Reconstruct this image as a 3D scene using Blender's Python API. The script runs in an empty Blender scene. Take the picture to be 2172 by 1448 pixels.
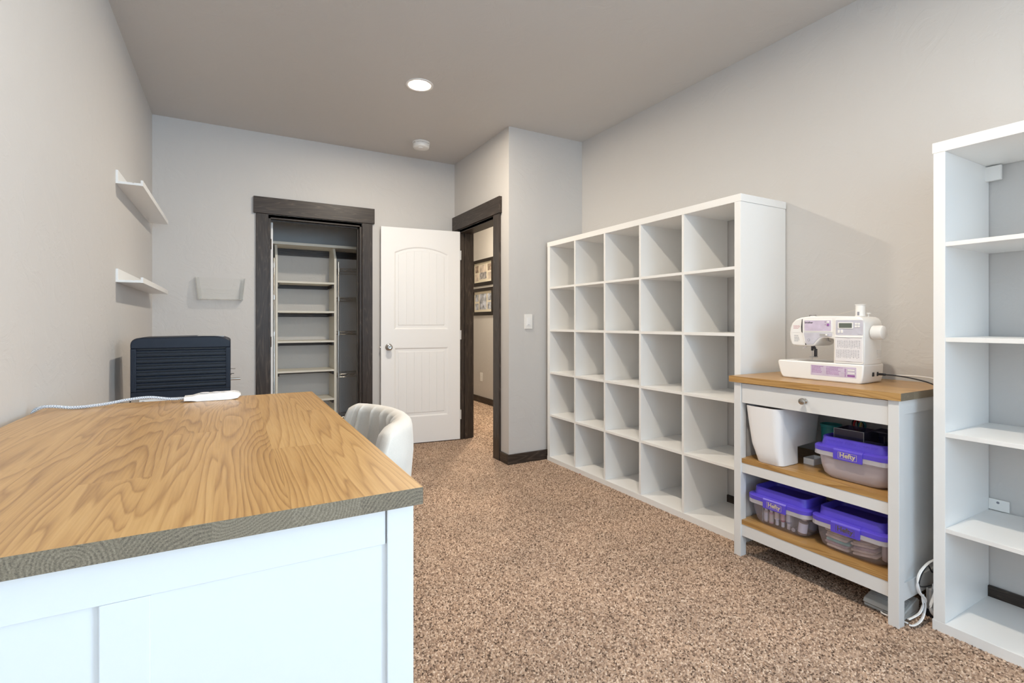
import bpy, bmesh, math, random
import numpy as np
from mathutils import Vector, Matrix

random.seed(7); np.random.seed(7)
scene = bpy.context.scene
COL = scene.collection
PI = math.pi

# ------------------------------------------------------------------ camera, world, light
cam_d = bpy.data.cameras.new('camera')
cam_d.sensor_width = 36.0
cam_d.lens = 36.0 * 1057.2 / 2172.0
cam_d.shift_y = -39.0 / 2172.0
cam_d.clip_start = 0.03
cam = bpy.data.objects.new('camera', cam_d)
cam.location = (0, 0, 1.147)
cam.rotation_euler = (PI / 2, 0, -0.511194)
COL.objects.link(cam)
scene.camera = cam

world = bpy.data.worlds.new('overcast_sky')
scene.world = world
world.use_nodes = True
bg = world.node_tree.nodes['Background']
bg.inputs[0].default_value = (0.72, 0.84, 1.0, 1)
bg.inputs[1].default_value = 1.0

YR = -3.40                                # rear wall
WIN = (-0.35, 1.55, 0.80, 2.35)           # x0, x1, z0, z1 of the window in the rear wall
WIN2 = (-2.75, -1.05, 0.80, 2.35)         # y0, y1, z0, z1 of the window in the right wall
def daylight(name, loc, rot, w, h, energy):
    l = bpy.data.lights.new(name, 'AREA'); l.shape = 'RECTANGLE'; l.size = w; l.size_y = h
    l.energy = energy; l.color = (0.60, 0.80, 1.0)
    o = bpy.data.objects.new(name, l); o.location = loc; o.rotation_euler = rot; COL.objects.link(o)
daylight('window_rear_offscreen', ((WIN[0] + WIN[1]) / 2, YR - 0.14, 1.575), (PI / 2, 0, 0), WIN[1] - WIN[0], 1.55, 66)
daylight('window_right_offscreen', (2.694 + 0.14, (WIN2[0] + WIN2[1]) / 2, 1.575), (PI / 2, 0, PI / 2), WIN2[1] - WIN2[0], 1.55, 195)
LAMP = 960.0                               # radiance of the recessed lamps

vs = scene.view_settings
vs.view_transform = 'Standard'; vs.look = 'None'; vs.gamma = 1.0; vs.use_curve_mapping = False
vs.exposure = 0.22
try:
    scene.cycles.max_bounces = 10; scene.cycles.diffuse_bounces = 6; scene.cycles.transparent_max_bounces = 16
except Exception:
    pass

# ------------------------------------------------------------------ materials
MATS = {}
def srgb(r, g, b):
    f = lambda c: ((c / 255 + 0.055) / 1.055) ** 2.4 if c > 10 else c / 255 / 12.92
    return (f(r), f(g), f(b), 1)

class NT:
    def __init__(s, name):
        m = bpy.data.materials.new(name); m.use_nodes = True
        s.m = m; s.t = m.node_tree; s.b = s.t.nodes['Principled BSDF']; MATS[name] = m
    def n(s, typ, **kw):
        nd = s.t.nodes.new(typ)
        for k, v in kw.items():
            if k.startswith('_'): setattr(nd, k[1:], v)
            else:
                key = int(k[1:]) if k[0] == 'i' and k[1:].isdigit() else k.replace('__', ' ')
                nd.inputs[key].default_value = v
        return nd
    def l(s, a, b): s.t.links.new(a, b)
    def math(s, op, a, b=None, clamp=False):
        nd = s.t.nodes.new('ShaderNodeMath'); nd.operation = op; nd.use_clamp = clamp
        for i, v in enumerate((a, b)):
            if v is None: continue
            if isinstance(v, (int, float)): nd.inputs[i].default_value = v
            else: s.l(v, nd.inputs[i])
        return nd.outputs[0]
    def ramp(s, fac, stops, interp='LINEAR'):
        nd = s.t.nodes.new('ShaderNodeValToRGB'); nd.color_ramp.interpolation = interp
        el = nd.color_ramp.elements
        while len(el) < len(stops): el.new(0.5)
        for e, (p, c) in zip(el, stops): e.position = p; e.color = c
        s.l(fac, nd.inputs[0]); return nd.outputs[0]
    def bump(s, h, strength=0.2, dist=0.01):
        nd = s.t.nodes.new('ShaderNodeBump'); nd.inputs['Strength'].default_value = strength
        nd.inputs['Distance'].default_value = dist
        s.l(h, nd.inputs['Height']); s.l(nd.outputs[0], s.b.inputs['Normal'])
    def obj_coord(s, scale=(1, 1, 1), rnd=False):
        tc = s.t.nodes.new('ShaderNodeTexCoord'); mp = s.t.nodes.new('ShaderNodeMapping')
        mp.inputs['Scale'].default_value = scale
        s.l(tc.outputs['Object'], mp.inputs['Vector'])
        if rnd:
            oi = s.t.nodes.new('ShaderNodeObjectInfo')
            k = s.math('MULTIPLY', oi.outputs['Random'], 37.0)
            s.l(k, mp.inputs['Location'])
        return mp.outputs[0]

def plain(name, col, rough=0.5, metal=0.0, spec=0.5, noise=0.0, nscale=40, bump=0.0, bscale=200, coat=0.0):
    t = NT(name); b = t.b
    b.inputs['Base Color'].default_value = col; b.inputs['Roughness'].default_value = rough
    b.inputs['Metallic'].default_value = metal
    b.inputs['Specular IOR Level'].default_value = spec
    b.inputs['Coat Weight'].default_value = coat
    if noise > 0:
        nz = t.n('ShaderNodeTexNoise', Scale=nscale, Detail=3.0); t.l(t.obj_coord(), nz.inputs['Vector'])
        lo = tuple(c * (1 - noise) for c in col[:3]) + (1,); hi = tuple(min(1, c * (1 + noise)) for c in col[:3]) + (1,)
        t.l(t.ramp(nz.outputs[0], [(0.3, lo), (0.7, hi)]), b.inputs['Base Color'])
    if bump > 0:
        nz = t.n('ShaderNodeTexNoise', Scale=bscale, Detail=3.0); t.l(t.obj_coord(), nz.inputs['Vector'])
        t.bump(nz.outputs[0], bump, 0.003)
    return t.m

def paint(name, col, rough=0.55):
    """hand trowelled eggshell wall paint"""
    t = NT(name)
    t.b.inputs['Base Color'].default_value = col
    t.b.inputs['Roughness'].default_value = rough
    v = t.obj_coord()
    nz = t.n('ShaderNodeTexNoise', Scale=5.0, Detail=5.0, Roughness=0.55, Distortion=1.6); t.l(v, nz.inputs['Vector'])
    n2 = t.n('ShaderNodeTexNoise', Scale=90.0, Detail=2.0); t.l(v, n2.inputs['Vector'])
    r = t.ramp(nz.outputs[0], [(0.42, (0, 0, 0, 1)), (0.5, (0.5, 0.5, 0.5, 1)), (0.53, (1, 1, 1, 1))])
    h = t.math('ADD', r, t.math('MULTIPLY', n2.outputs[0], 0.25))
    t.bump(h, 0.17, 0.004)
    return t.m

WALLC = (0.595, 0.580, 0.565, 1)
paint('wall_paint', WALLC)
paint('ceiling_paint', WALLC, 0.6)

white = plain('white_melamine', (0.85, 0.85, 0.84, 1), 0.32, bump=0.03, bscale=300)
whitep = plain('white_lacquer', (0.72, 0.72, 0.715, 1), 0.35)
plain('closet_cream', (0.78, 0.75, 0.66, 1), 0.45)
plain('door_white', (0.87, 0.87, 0.87, 1), 0.38)
plain('plastic_white', (0.86, 0.85, 0.83, 1), 0.28)
plain('bin_white', (0.84, 0.83, 0.83, 1), 0.33)
plain('cord_white', (0.82, 0.82, 0.82, 1), 0.4)
plain('chrome', (0.62, 0.60, 0.56, 1), 0.28, metal=1.0)
plain('nickel', (0.50, 0.48, 0.45, 1), 0.25, metal=1.0)
plain('brass_dark', (0.16, 0.12, 0.09, 1), 0.35, metal=0.8)
plain('hinge_steel', (0.72, 0.72, 0.72, 1), 0.35, metal=0.5)
plain('black_plastic', (0.012, 0.014, 0.02, 1), 0.35, bump=0.1, bscale=600)
plain('appliance_black', (0.010, 0.016, 0.030, 1), 0.42, spec=0.35, bump=0.08, bscale=500)
plain('appliance_dark', (0.006, 0.007, 0.010, 1), 0.5)
plain('grey_plastic', (0.42, 0.42, 0.42, 1), 0.45)
plain('pedal_grey', (0.50, 0.50, 0.48, 1), 0.45)
plain('purple_plastic', (0.098, 0.065, 0.56, 1), 0.36)
plain('gold_print', (0.55, 0.47, 0.33, 1), 0.5)
plain('bronze_print', (0.10, 0.075, 0.07, 1), 0.5)
plain('teal_plastic', (0.02, 0.22, 0.22, 1), 0.35)
plain('red_plastic', (0.5, 0.03, 0.03, 1), 0.4)
plain('yellow_plastic', (0.45, 0.36, 0.10, 1), 0.4)
plain('lilac', (0.62, 0.54, 0.68, 1), 0.35, noise=0.10, nscale=28)
plain('lilac_pale', (0.58, 0.57, 0.64, 1), 0.35, noise=0.08, nscale=28)
plain('lcd', (0.13, 0.15, 0.13, 1), 0.2)
plain('ink', (0.02, 0.02, 0.03, 1), 0.6)
plain('ink_grey', (0.30, 0.30, 0.34, 1), 0.6)
plain('ink_purple', (0.30, 0.10, 0.36, 1), 0.6)
plain('ink_red', (0.55, 0.20, 0.24, 1), 0.6)
plain('card_white', (0.80, 0.78, 0.80, 1), 0.45)
plain('steel', (0.45, 0.45, 0.47, 1), 0.28, metal=1.0)
plain('steel_dark', (0.10, 0.10, 0.11, 1), 0.3, metal=1.0)
plain('frame_black', (0.018, 0.014, 0.012, 1), 0.3)
plain('mat_cream', (0.75, 0.70, 0.58, 1), 0.7)
plain('photo_grey', (0.40, 0.39, 0.40, 1), 0.5, noise=0.7, nscale=22)
plain('photo_blue', (0.42, 0.45, 0.52, 1), 0.5, noise=0.6, nscale=18)
plain('photo_sky', (0.62, 0.54, 0.47, 1), 0.5, noise=0.3, nscale=9)
plain('photo_brown', (0.34, 0.27, 0.22, 1), 0.5, noise=0.7, nscale=24)
plain('bottle_pink', (0.70, 0.42, 0.44, 1), 0.35)
plain('bottle_red', (0.45, 0.10, 0.14, 1), 0.35)
plain('bottle_cream', (0.72, 0.62, 0.55, 1), 0.35)
plain('bottle_blue', (0.30, 0.34, 0.48, 1), 0.35)
plain('bottle_brown', (0.22, 0.15, 0.11, 1), 0.3)
plain('label_white', (0.75, 0.76, 0.82, 1), 0.5)
plain('cloth_beige', (0.62, 0.50, 0.40, 1), 0.85, noise=0.15)
plain('cloth_tan', (0.50, 0.38, 0.28, 1), 0.85, noise=0.15)
plain('cloth_teal', (0.20, 0.42, 0.36, 1), 0.85, noise=0.15)
plain('cloth_mauve', (0.42, 0.30, 0.30, 1), 0.85, noise=0.15)
plain('red_thread', (0.45, 0.08, 0.06, 1), 0.7)
plain('crumb_red', (0.40, 0.10, 0.06, 1), 0.8)

def emit(name, col, s):
    t = NT(name); t.b.inputs['Base Color'].default_value = (0.9, 0.9, 0.9, 1)
    t.b.inputs['Emission Color'].default_value = col; t.b.inputs['Emission Strength'].default_value = s
    return t.m
emit('lamp_glow', (1.0, 0.88, 0.72, 1), LAMP)
emit('hall_glow', (1.0, 0.86, 0.66, 1), LAMP * 1.5)

def clear(name, tint, diff, wd, wg, rough=0.12):
    """thin clear plastic sheet: see-through, a little milky, a little glossy"""
    t = NT(name); nt = t.t
    tr = t.n('ShaderNodeBsdfTransparent', Color=tint)
    df = t.n('ShaderNodeBsdfDiffuse', Color=diff)
    gl = t.n('ShaderNodeBsdfGlossy', Color=(1, 1, 1, 1), Roughness=rough)
    m1 = nt.nodes.new('ShaderNodeMixShader'); m1.inputs[0].default_value = wd
    m2 = nt.nodes.new('ShaderNodeMixShader'); m2.inputs[0].default_value = wg
    t.l(tr.outputs[0], m1.inputs[1]); t.l(df.outputs[0], m1.inputs[2])
    t.l(m1.outputs[0], m2.inputs[1]); t.l(gl.outputs[0], m2.inputs[2])
    t.l(m2.outputs[0], nt.nodes['Material Output'].inputs[0])
    return t.m
clear('clear_bin', (0.90, 0.88, 0.95, 1), (0.80, 0.72, 0.76, 1), 0.17, 0.04)
clear('milky_bin', (0.80, 0.78, 0.86, 1), (0.72, 0.64, 0.68, 1), 0.62, 0.06)
clear('clear_rim', (0.90, 0.90, 0.96, 1), (0.80, 0.78, 0.84, 1), 0.42, 0.10)
clear('acrylic', (0.990, 0.990, 0.987, 1), (0.9, 0.9, 0.9, 1), 0.0, 0.0008, 0.15)
clear('acrylic_edge', (0.90, 0.90, 0.89, 1), (0.95, 0.95, 0.93, 1), 0.24, 0.006, 0.2)
clear('smoked', (0.45, 0.42, 0.55, 1), (0.10, 0.09, 0.14, 1), 0.35, 0.05)
clear('window_glass', (0.97, 0.98, 0.98, 1), (0.9, 0.9, 0.9, 1), 0.0, 0.04, 0.02)

def oak(name, endgrain=False, tone=1.0):
    t = NT(name)
    oi = t.t.nodes.new('ShaderNodeObjectInfo'); rnd = oi.outputs['Random']
    if endgrain:
        v = t.obj_coord((1, 1, 1), True)
        tc = t.t.nodes.new('ShaderNodeTexCoord'); sp = t.t.nodes.new('ShaderNodeSeparateXYZ'); t.l(tc.outputs['Object'], sp.inputs[0])
        w = t.n('ShaderNodeTexNoise', Scale=14.0, Detail=2.0, Roughness=0.5); t.l(v, w.inputs['Vector'])
        dx = t.math('ADD', sp.outputs[0], t.math('MULTIPLY', t.math('SUBTRACT', rnd, 0.5), 0.16))
        dz = t.math('ADD', sp.outputs[2], t.math('MULTIPLY', t.math('SUBTRACT', t.math('FRACT', t.math('MULTIPLY', rnd, 7.3)), 0.6), 0.12))
        d = t.math('SQRT', t.math('ADD', t.math('MULTIPLY', dx, dx), t.math('MULTIPLY', dz, dz)))
        d = t.math('ADD', d, t.math('MULTIPLY', w.outputs[0], 0.03))
        rings = t.math('SINE', t.math('MULTIPLY', d, 1250.0))
        fine = t.n('ShaderNodeTexNoise', Scale=700.0, Detail=2.0); t.l(v, fine.inputs['Vector'])
        f = t.math('ADD', t.math('MULTIPLY', rings, 0.10), t.math('MULTIPLY', fine.outputs[0], 0.9))
        f = t.math('ADD', f, t.math('MULTIPLY', rnd, 0.14))
        c = t.ramp(f, [(0.2, srgb(80, 70, 57)), (0.5, srgb(118, 105, 86)), (0.85, srgb(148, 135, 114))])
        t.l(c, t.b.inputs['Base Color']); t.b.inputs['Roughness'].default_value = 0.5
        return t.m
    v = t.obj_coord((6.0, 0.55, 6.0), True)
    nz = t.n('ShaderNodeTexNoise', Scale=1.0, Detail=3.0, Roughness=0.38, Distortion=0.25); t.l(v, nz.inputs['Vector'])
    k = t.math('MULTIPLY', nz.outputs[0], t.math('ADD', 20.0, t.math('MULTIPLY', t.math('FRACT', t.math('MULTIPLY', rnd, 5.7)), 22.0)))
    fr = t.math('FRACT', k)
    line = t.ramp(fr, [(0.0, (0.9, 0.9, 0.9, 1)), (0.14, (0.5, 0.5, 0.5, 1)), (0.45, (0.12, 0.12, 0.12, 1)), (0.86, (0, 0, 0, 1)), (1.0, (0.9, 0.9, 0.9, 1))])
    p = t.n('ShaderNodeTexNoise', Scale=1.0, Detail=3.0); t.l(t.obj_coord((300, 8, 300), True), p.inputs['Vector'])
    big = t.n('ShaderNodeTexNoise', Scale=1.0, Detail=1.0); t.l(t.obj_coord((3.0, 1.2, 3.0), True), big.inputs['Vector'])
    f = t.math('ADD', t.math('MULTIPLY', line, 0.30), t.math('MULTIPLY', p.outputs[0], 0.40))
    f = t.math('ADD', f, t.math('MULTIPLY', big.outputs[0], 0.30))
    f = t.math('ADD', f, t.math('MULTIPLY', rnd, 0.12))
    T = lambda r, g, b: srgb(r * tone, g * tone, b * tone)
    c = t.ramp(f, [(0.24, T(202, 164, 108)), (0.44, T(187, 146, 90)), (0.66, T(160, 119, 68)), (0.92, T(118, 82, 44))])
    t.l(c, t.b.inputs['Base Color'])
    t.b.inputs['Roughness'].default_value = 0.30
    t.bump(f, 0.04, 0.002)
    return t.m
oak('oak_top'); oak('oak_end', True); oak('oak_warm', tone=0.97)

def stained(name, axis):
    """dark stained knotty pine; grain along the axis"""
    t = NT(name)
    sc = {'x': (1.2, 14, 14), 'y': (14, 1.2, 14), 'z': (14, 14, 1.2)}[axis]
    v = t.obj_coord(sc, True)
    nz = t.n('ShaderNodeTexNoise', Scale=1.0, Detail=2.0, Roughness=0.4, Distortion=0.4); t.l(v, nz.inputs['Vector'])
    fr = t.math('FRACT', t.math('MULTIPLY', nz.outputs[0], 14.0))
    line = t.ramp(fr, [(0.0, (1, 1, 1, 1)), (0.16, (0.25, 0.25, 0.25, 1)), (0.6, (0, 0, 0, 1)), (1.0, (0.55, 0.55, 0.55, 1))])
    s2 = tuple(x * 9 for x in sc)
    n2 = t.n('ShaderNodeTexNoise', Scale=1.0, Detail=3.0); t.l(t.obj_coord(s2, True), n2.inputs['Vector'])
    n3 = t.n('ShaderNodeTexNoise', Scale=0.5, Detail=1.0); t.l(v, n3.inputs['Vector'])
    f = t.math('ADD', t.math('MULTIPLY', line, 0.35), t.math('MULTIPLY', n2.outputs[0], 0.4))
    f = t.math('ADD', f, t.math('MULTIPLY', n3.outputs[0], 0.4))
    c = t.ramp(f, [(0.25, (0.020, 0.014, 0.011, 1)), (0.5, (0.042, 0.031, 0.025, 1)), (0.75, (0.085, 0.064, 0.050, 1)), (1.0, (0.15, 0.11, 0.08, 1))])
    t.l(c, t.b.inputs['Base Color'])
    t.b.inputs['Roughness'].default_value = 0.38; t.b.inputs['Specular IOR Level'].default_value = 0.35
    t.bump(f, 0.10, 0.003)
    return t.m
for ax in 'xyz': stained('stain_' + ax, ax)

def carpet(name, island):
    t = NT(name); v = t.obj_coord()
    b1 = t.n('ShaderNodeTexNoise', Scale=2.6, Detail=4.0, Distortion=0.6); t.l(v, b1.inputs['Vector'])
    if island:
        ge = t.t.nodes.new('ShaderNodeNewGeometry'); r = ge.outputs['Random Per Island']
    else:
        w = t.n('ShaderNodeTexWhiteNoise'); t.l(t.obj_coord((140, 140, 1)), w.inputs['Vector']); r = w.outputs['Value']
    c = t.ramp(r, [(0.0, srgb(84, 70, 61)), (0.14, srgb(132, 111, 97)), (0.40, srgb(172, 148, 130)), (0.8, srgb(196, 172, 152)), (1.0, srgb(222, 202, 184))])
    mul = t.ramp(b1.outputs[0], [(0.3, (0.86, 0.85, 0.84, 1)), (0.7, (1.08, 1.05, 1.02, 1))])
    mx = t.n('ShaderNodeMix', _data_type='RGBA', _blend_type='MULTIPLY'); mx.inputs[0].default_value = 1.0
    t.l(c, mx.inputs[6]); t.l(mul, mx.inputs[7])
    t.l(mx.outputs[2], t.b.inputs['Base Color'])
    t.b.inputs['Roughness'].default_value = 0.95; t.b.inputs['Specular IOR Level'].default_value = 0.1
    return t.m
carpet('carpet_yarn', True); carpet('carpet_base', False)

def fabric(name, col):
    t = NT(name); v = t.obj_coord()
    n1 = t.n('ShaderNodeTexNoise', Scale=420.0, Detail=2.0); t.l(v, n1.inputs['Vector'])
    n2 = t.n('ShaderNodeTexNoise', Scale=12.0, Detail=2.0); t.l(v, n2.inputs['Vector'])
    f = t.math('ADD', t.math('MULTIPLY', n1.outputs[0], 0.5), t.math('MULTIPLY', n2.outputs[0], 0.5))
    lo = tuple(x * 0.86 for x in col[:3]) + (1,)
    t.l(t.ramp(f, [(0.3, lo), (0.7, col)]), t.b.inputs['Base Color'])
    t.b.inputs['Roughness'].default_value = 0.9; t.b.inputs['Sheen Weight'].default_value = 0.2
    t.bump(n1.outputs[0], 0.15, 0.002)
fabric('chair_fabric', (0.70, 0.66, 0.60, 1))

def braid(name):
    t = NT(name); v = t.obj_coord((1, 1, 1))
    w = t.n('ShaderNodeTexChecker', Scale=330.0, Color1=(0.75, 0.76, 0.78, 1), Color2=(0.30, 0.36, 0.44, 1)); t.l(v, w.inputs['Vector'])
    t.l(w.outputs[0], t.b.inputs['Base Color']); t.b.inputs['Roughness'].default_value = 0.7
braid('braided_cord')

# ------------------------------------------------------------------ mesh helpers
def new_bm(): return bmesh.new()

def box(bm, x0, x1, y0, y1, z0, z1, mi=0):
    v = [bm.verts.new(p) for p in ((x0, y0, z0), (x1, y0, z0), (x1, y1, z0), (x0, y1, z0), (x0, y0, z1), (x1, y0, z1), (x1, y1, z1), (x0, y1, z1))]
    fs = []
    for q in ((0, 3, 2, 1), (4, 5, 6, 7), (0, 1, 5, 4), (1, 2, 6, 5), (2, 3, 7, 6), (3, 0, 4, 7)):
        f = bm.faces.new([v[i] for i in q]); f.material_index = mi; fs.append(f)
    return v, fs

def prism(bm, pts, axis, a, b):
    """extrude a 2D outline along an axis; pts in the two other axes' order"""
    def P(p, t):
        return {'x': (t, p[0], p[1]), 'y': (p[0], t, p[1]), 'z': (p[0], p[1], t)}[axis]
    v0 = [bm.verts.new(P(p, a)) for p in pts]; v1 = [bm.verts.new(P(p, b)) for p in pts]
    n = len(pts)
    bm.faces.new(v0[::-1]); bm.faces.new(v1)
    for i in range(n): bm.faces.new([v0[i], v0[(i + 1) % n], v1[(i + 1) % n], v1[i]])

def loft(bm, loops, cap0=True, cap1=True, closed=True):
    vs_ = [[bm.verts.new(p) for p in L] for L in loops]
    n = len(loops[0])
    for a, b in zip(vs_, vs_[1:]):
        for i in range(n if closed else n - 1):
            j = (i + 1) % n
            bm.faces.new([a[i], a[j], b[j], b[i]])
    if cap0: bm.faces.new(vs_[0][::-1])
    if cap1: bm.faces.new(vs_[-1])
    return vs_

def rrect(x0, x1, y0, y1, r, z, n=5):
    r = min(r, (x1 - x0) / 2 - 1e-4, (y1 - y0) / 2 - 1e-4)
    out = []
    for cx, cy, a0 in ((x1 - r, y1 - r, 0), (x0 + r, y1 - r, PI / 2), (x0 + r, y0 + r, PI), (x1 - r, y0 + r, 1.5 * PI)):
        for i in range(n + 1):
            a = a0 + PI / 2 * i / n
            out.append((cx + r * math.cos(a), cy + r * math.sin(a), z))
    return out

def tube(bm, pts, r, n=8, flat=1.0, up=Vector((0, 0, 1))):
    pts = [Vector(p) for p in pts]
    loops = []
    for i, p in enumerate(pts):
        d = (pts[min(i + 1, len(pts) - 1)] - pts[max(i - 1, 0)]).normalized()
        s = d.cross(up)
        if s.length < 1e-3: s = d.cross(Vector((1, 0, 0)))
        s.normalize(); u = s.cross(d).normalized()
        loops.append([tuple(p + s * r * flat * math.cos(a) + u * r * math.sin(a)) for a in (2 * PI * k / n for k in range(n))])
    loft(bm, loops)

def spline(pts, k=8):
    P = [Vector(p) for p in pts]; P = [P[0] * 2 - P[1]] + P + [P[-1] * 2 - P[-2]]
    out = []
    for i in range(1, len(P) - 2):
        a, b, c, d = P[i - 1:i + 3]
        for j in range(k):
            t = j / k
            out.append(0.5 * ((2 * b) + (c - a) * t + (2 * a - 5 * b + 4 * c - d) * t * t + (3 * b - a - 3 * c + d) * t ** 3))
    out.append(P[-2]); return out

def lathe(bm, prof, cx=0, cy=0, n=24, axis='z', cap=True):
    """profile (r, h)"""
    def P(r, h, a):
        c, s = r * math.cos(a), r * math.sin(a)
        return {'z': (cx + c, cy + s, h), 'x': (h, cx + c, cy + s), 'y': (cx + c, h, cy + s)}[axis]
    loops = [[P(max(r, 1e-5), h, 2 * PI * k / n) for k in range(n)] for r, h in prof]
    loft(bm, loops, cap, cap)

LOCAL = set()
ROOT = {}
def obj(name, bm, mats, parent=None, bevel=0.0, segs=2, smooth=False, angle=35, local=False):
    if isinstance(bm, bmesh.types.BMesh):
        bmesh.ops.recalc_face_normals(bm, faces=bm.faces)
        me = bpy.data.meshes.new(name); bm.to_mesh(me); bm.free()
    else: me = bm
    o = bpy.data.objects.new(name, me)
    for m in ([mats] if isinstance(mats, str) else mats): me.materials.append(MATS[m])
    COL.objects.link(o)
    if parent is not None:
        o.parent = parent
        if parent.name in LOCAL: LOCAL.add(o.name)
        else: o.matrix_parent_inverse = ROOT[parent.name].inverted()
    ROOT[o.name] = Matrix.Identity(4)      # parts of world-built things keep world coordinates
    if bevel > 0:
        md = o.modifiers.new('bevel', 'BEVEL'); md.width = bevel; md.segments = segs; md.limit_method = 'ANGLE'; md.angle_limit = math.radians(angle)
        md.harden_normals = False
    if smooth:
        me.polygons.foreach_set('use_smooth', [True] * len(me.polygons))
        try: me.set_sharp_from_angle(angle=math.radians(angle))
        except Exception: pass
    return o

def tag(o, label, cat, group=None, kind=None):
    o['label'] = label; o['category'] = cat
    if group: o['group'] = group
    if kind: o['kind'] = kind
    return o

def thing(name, label, cat, loc=(0, 0, 0), rotz=0.0, group=None, kind=None, local=False):
    o = bpy.data.objects.new(name, None); COL.objects.link(o)
    o.empty_display_size = 0.05
    o.location = loc; o.rotation_euler = (0, 0, rotz)
    ROOT[o.name] = Matrix.Translation(loc) @ Matrix.Rotation(rotz, 4, 'Z')
    if local: LOCAL.add(o.name)
    return tag(o, label, cat, group, kind)

def bx(name, x0, x1, y0, y1, z0, z1, m, parent=None, bevel=0.0):
    bm = new_bm(); box(bm, x0, x1, y0, y1, z0, z1)
    return obj(name, bm, m, parent, bevel)

def struct(name, boxes, m, label, cat, bevel=0.0):
    bm = new_bm()
    for b in boxes: box(bm, *b)
    return tag(obj(name, bm, m, bevel=bevel), label, cat, kind='structure')

def text_mesh(name, s, size, mat, parent, mtx, bold=0.0, depth=0.0004, spacing=1.0, shear=0.0):
    cu = bpy.data.curves.new(name, 'FONT'); cu.body = s; cu.size = size; cu.align_x = 'CENTER'; cu.align_y = 'CENTER'
    cu.extrude = depth; cu.offset = bold; cu.space_character = spacing; cu.shear = shear; cu.resolution_u = 3
    tmp = bpy.data.objects.new(name, cu); COL.objects.link(tmp)
    dg = bpy.context.evaluated_depsgraph_get()
    me = bpy.data.meshes.new_from_object(tmp.evaluated_get(dg))
    bpy.data.objects.remove(tmp); bpy.data.curves.remove(cu)
    me.transform(mtx); me.name = name; me.materials.clear()
    return obj(name, me, mat, parent)

# ------------------------------------------------------------------ the room
XL, XR, YB, HC = -0.535, 2.694, 4.67, 2.743
XD = 1.955                # wall that holds the doorway
YA = 3.537                # face of the bumped-out wall
T = 0.12
HX = 3.14                 # far wall of the hall
HY = 8.2
FLOOR = struct('floor', [(-0.8, 3.4, YR - 0.2, 8.4, -0.1, 0.0)], 'carpet_base', 'brown speckled carpet floor of the room', 'floor')
struct('ceiling', [(-0.8, 3.4, YR - 0.2, 8.4, HC, HC + 0.1)], 'ceiling_paint', 'taupe painted trowelled ceiling', 'ceiling')
struct('wall_left', [(XL - T, XL, YR - T, YB + T, 0, HC)], 'wall_paint', 'taupe wall behind the oak topped desk', 'wall')
y0, y1, z0, z1 = WIN2
struct('wall_right', [(XR, XR + T, y1, YA + 0.01, 0, HC), (XR, XR + T, YR - T, y0, 0, HC), (XR, XR + T, y0, y1, 0, z0), (XR, XR + T, y0, y1, z1, HC)], 'wall_paint', 'taupe wall behind the white cube shelves', 'wall')
CX0, CX1, CZ = 0.264, 1.040, 2.040          # rough closet opening
struct('wall_back', [(XL - T, CX0, YB, YB + T, 0, HC), (CX1, XD + 0.135, YB, YB + T, 0, HC), (CX0, CX1, YB, YB + T, CZ, HC)],
       'wall_paint', 'taupe wall with the closet opening', 'wall')
DY0, DY1 = 3.765, 4.565                      # rough doorway opening along y
struct('wall_doorway', [(XD, XD + 0.135, YA + T, DY0, 0, HC), (XD, XD + 0.135, DY1, YB, 0, HC), (XD, XD + 0.135, DY0, DY1, CZ, HC)],
       'wall_paint', 'taupe wall holding the dark framed doorway', 'wall')
struct('wall_alcove', [(XD, XR + T, YA, YA + T, 0, HC)], 'wall_paint', 'narrow taupe wall with the light switch', 'wall')
x0, x1, z0, z1 = WIN
struct('wall_rear', [(XL - T, x0, YR - T, YR, 0, HC), (x1, XR + T, YR - T, YR, 0, HC), (x0, x1, YR - T, YR, 0, z0), (x0, x1, YR - T, YR, z1, HC)],
       'wall_paint', 'taupe wall with the window', 'wall')
def window(name, label, a0, a1, z0, z1, plane, along):
    """white sash window; the wall plane is at y (along='x') or x (along='y'), its outside towards -y or +x"""
    fr = 0.05; mid = (a0 + a1) / 2
    wn = thing(name, label, 'window', (mid, plane, z0) if along == 'x' else (plane, mid, z0), kind='structure')
    def part(nm, a, b, d0, d1, za, zb, m):
        if along == 'x': bx(nm, a, b, plane - d1, plane - d0, za, zb, m, wn)
        else: bx(nm, plane + d0, plane + d1, a, b, za, zb, m, wn)
    part('frame_rail', a0, a1, 0.03, 0.09, z0, z0 + fr, 'door_white'); part('frame_rail', a0, a1, 0.03, 0.09, z1 - fr, z1, 'door_white')
    part('frame_stile', a0, a0 + fr, 0.03, 0.09, z0 + fr, z1 - fr, 'door_white'); part('frame_stile', a1 - fr, a1, 0.03, 0.09, z0 + fr, z1 - fr, 'door_white')
    part('frame_mullion', mid - 0.02, mid + 0.02, 0.03, 0.09, z0 + fr, z1 - fr, 'door_white')
    part('pane', a0 + fr, mid - 0.02, 0.058, 0.062, z0 + fr, z1 - fr, 'window_glass'); part('pane', mid + 0.02, a1 - fr, 0.058, 0.062, z0 + fr, z1 - fr, 'window_glass')
    part('sill', a0 - 0.05, a1 + 0.05, -0.05, 0.03, z0 - 0.03, z0, 'stain_' + along)
window('window_1', 'white framed window in the rear wall', *WIN, YR, 'x')
window('window_2', 'white framed window in the shelf wall', *WIN2, XR, 'y')

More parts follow.
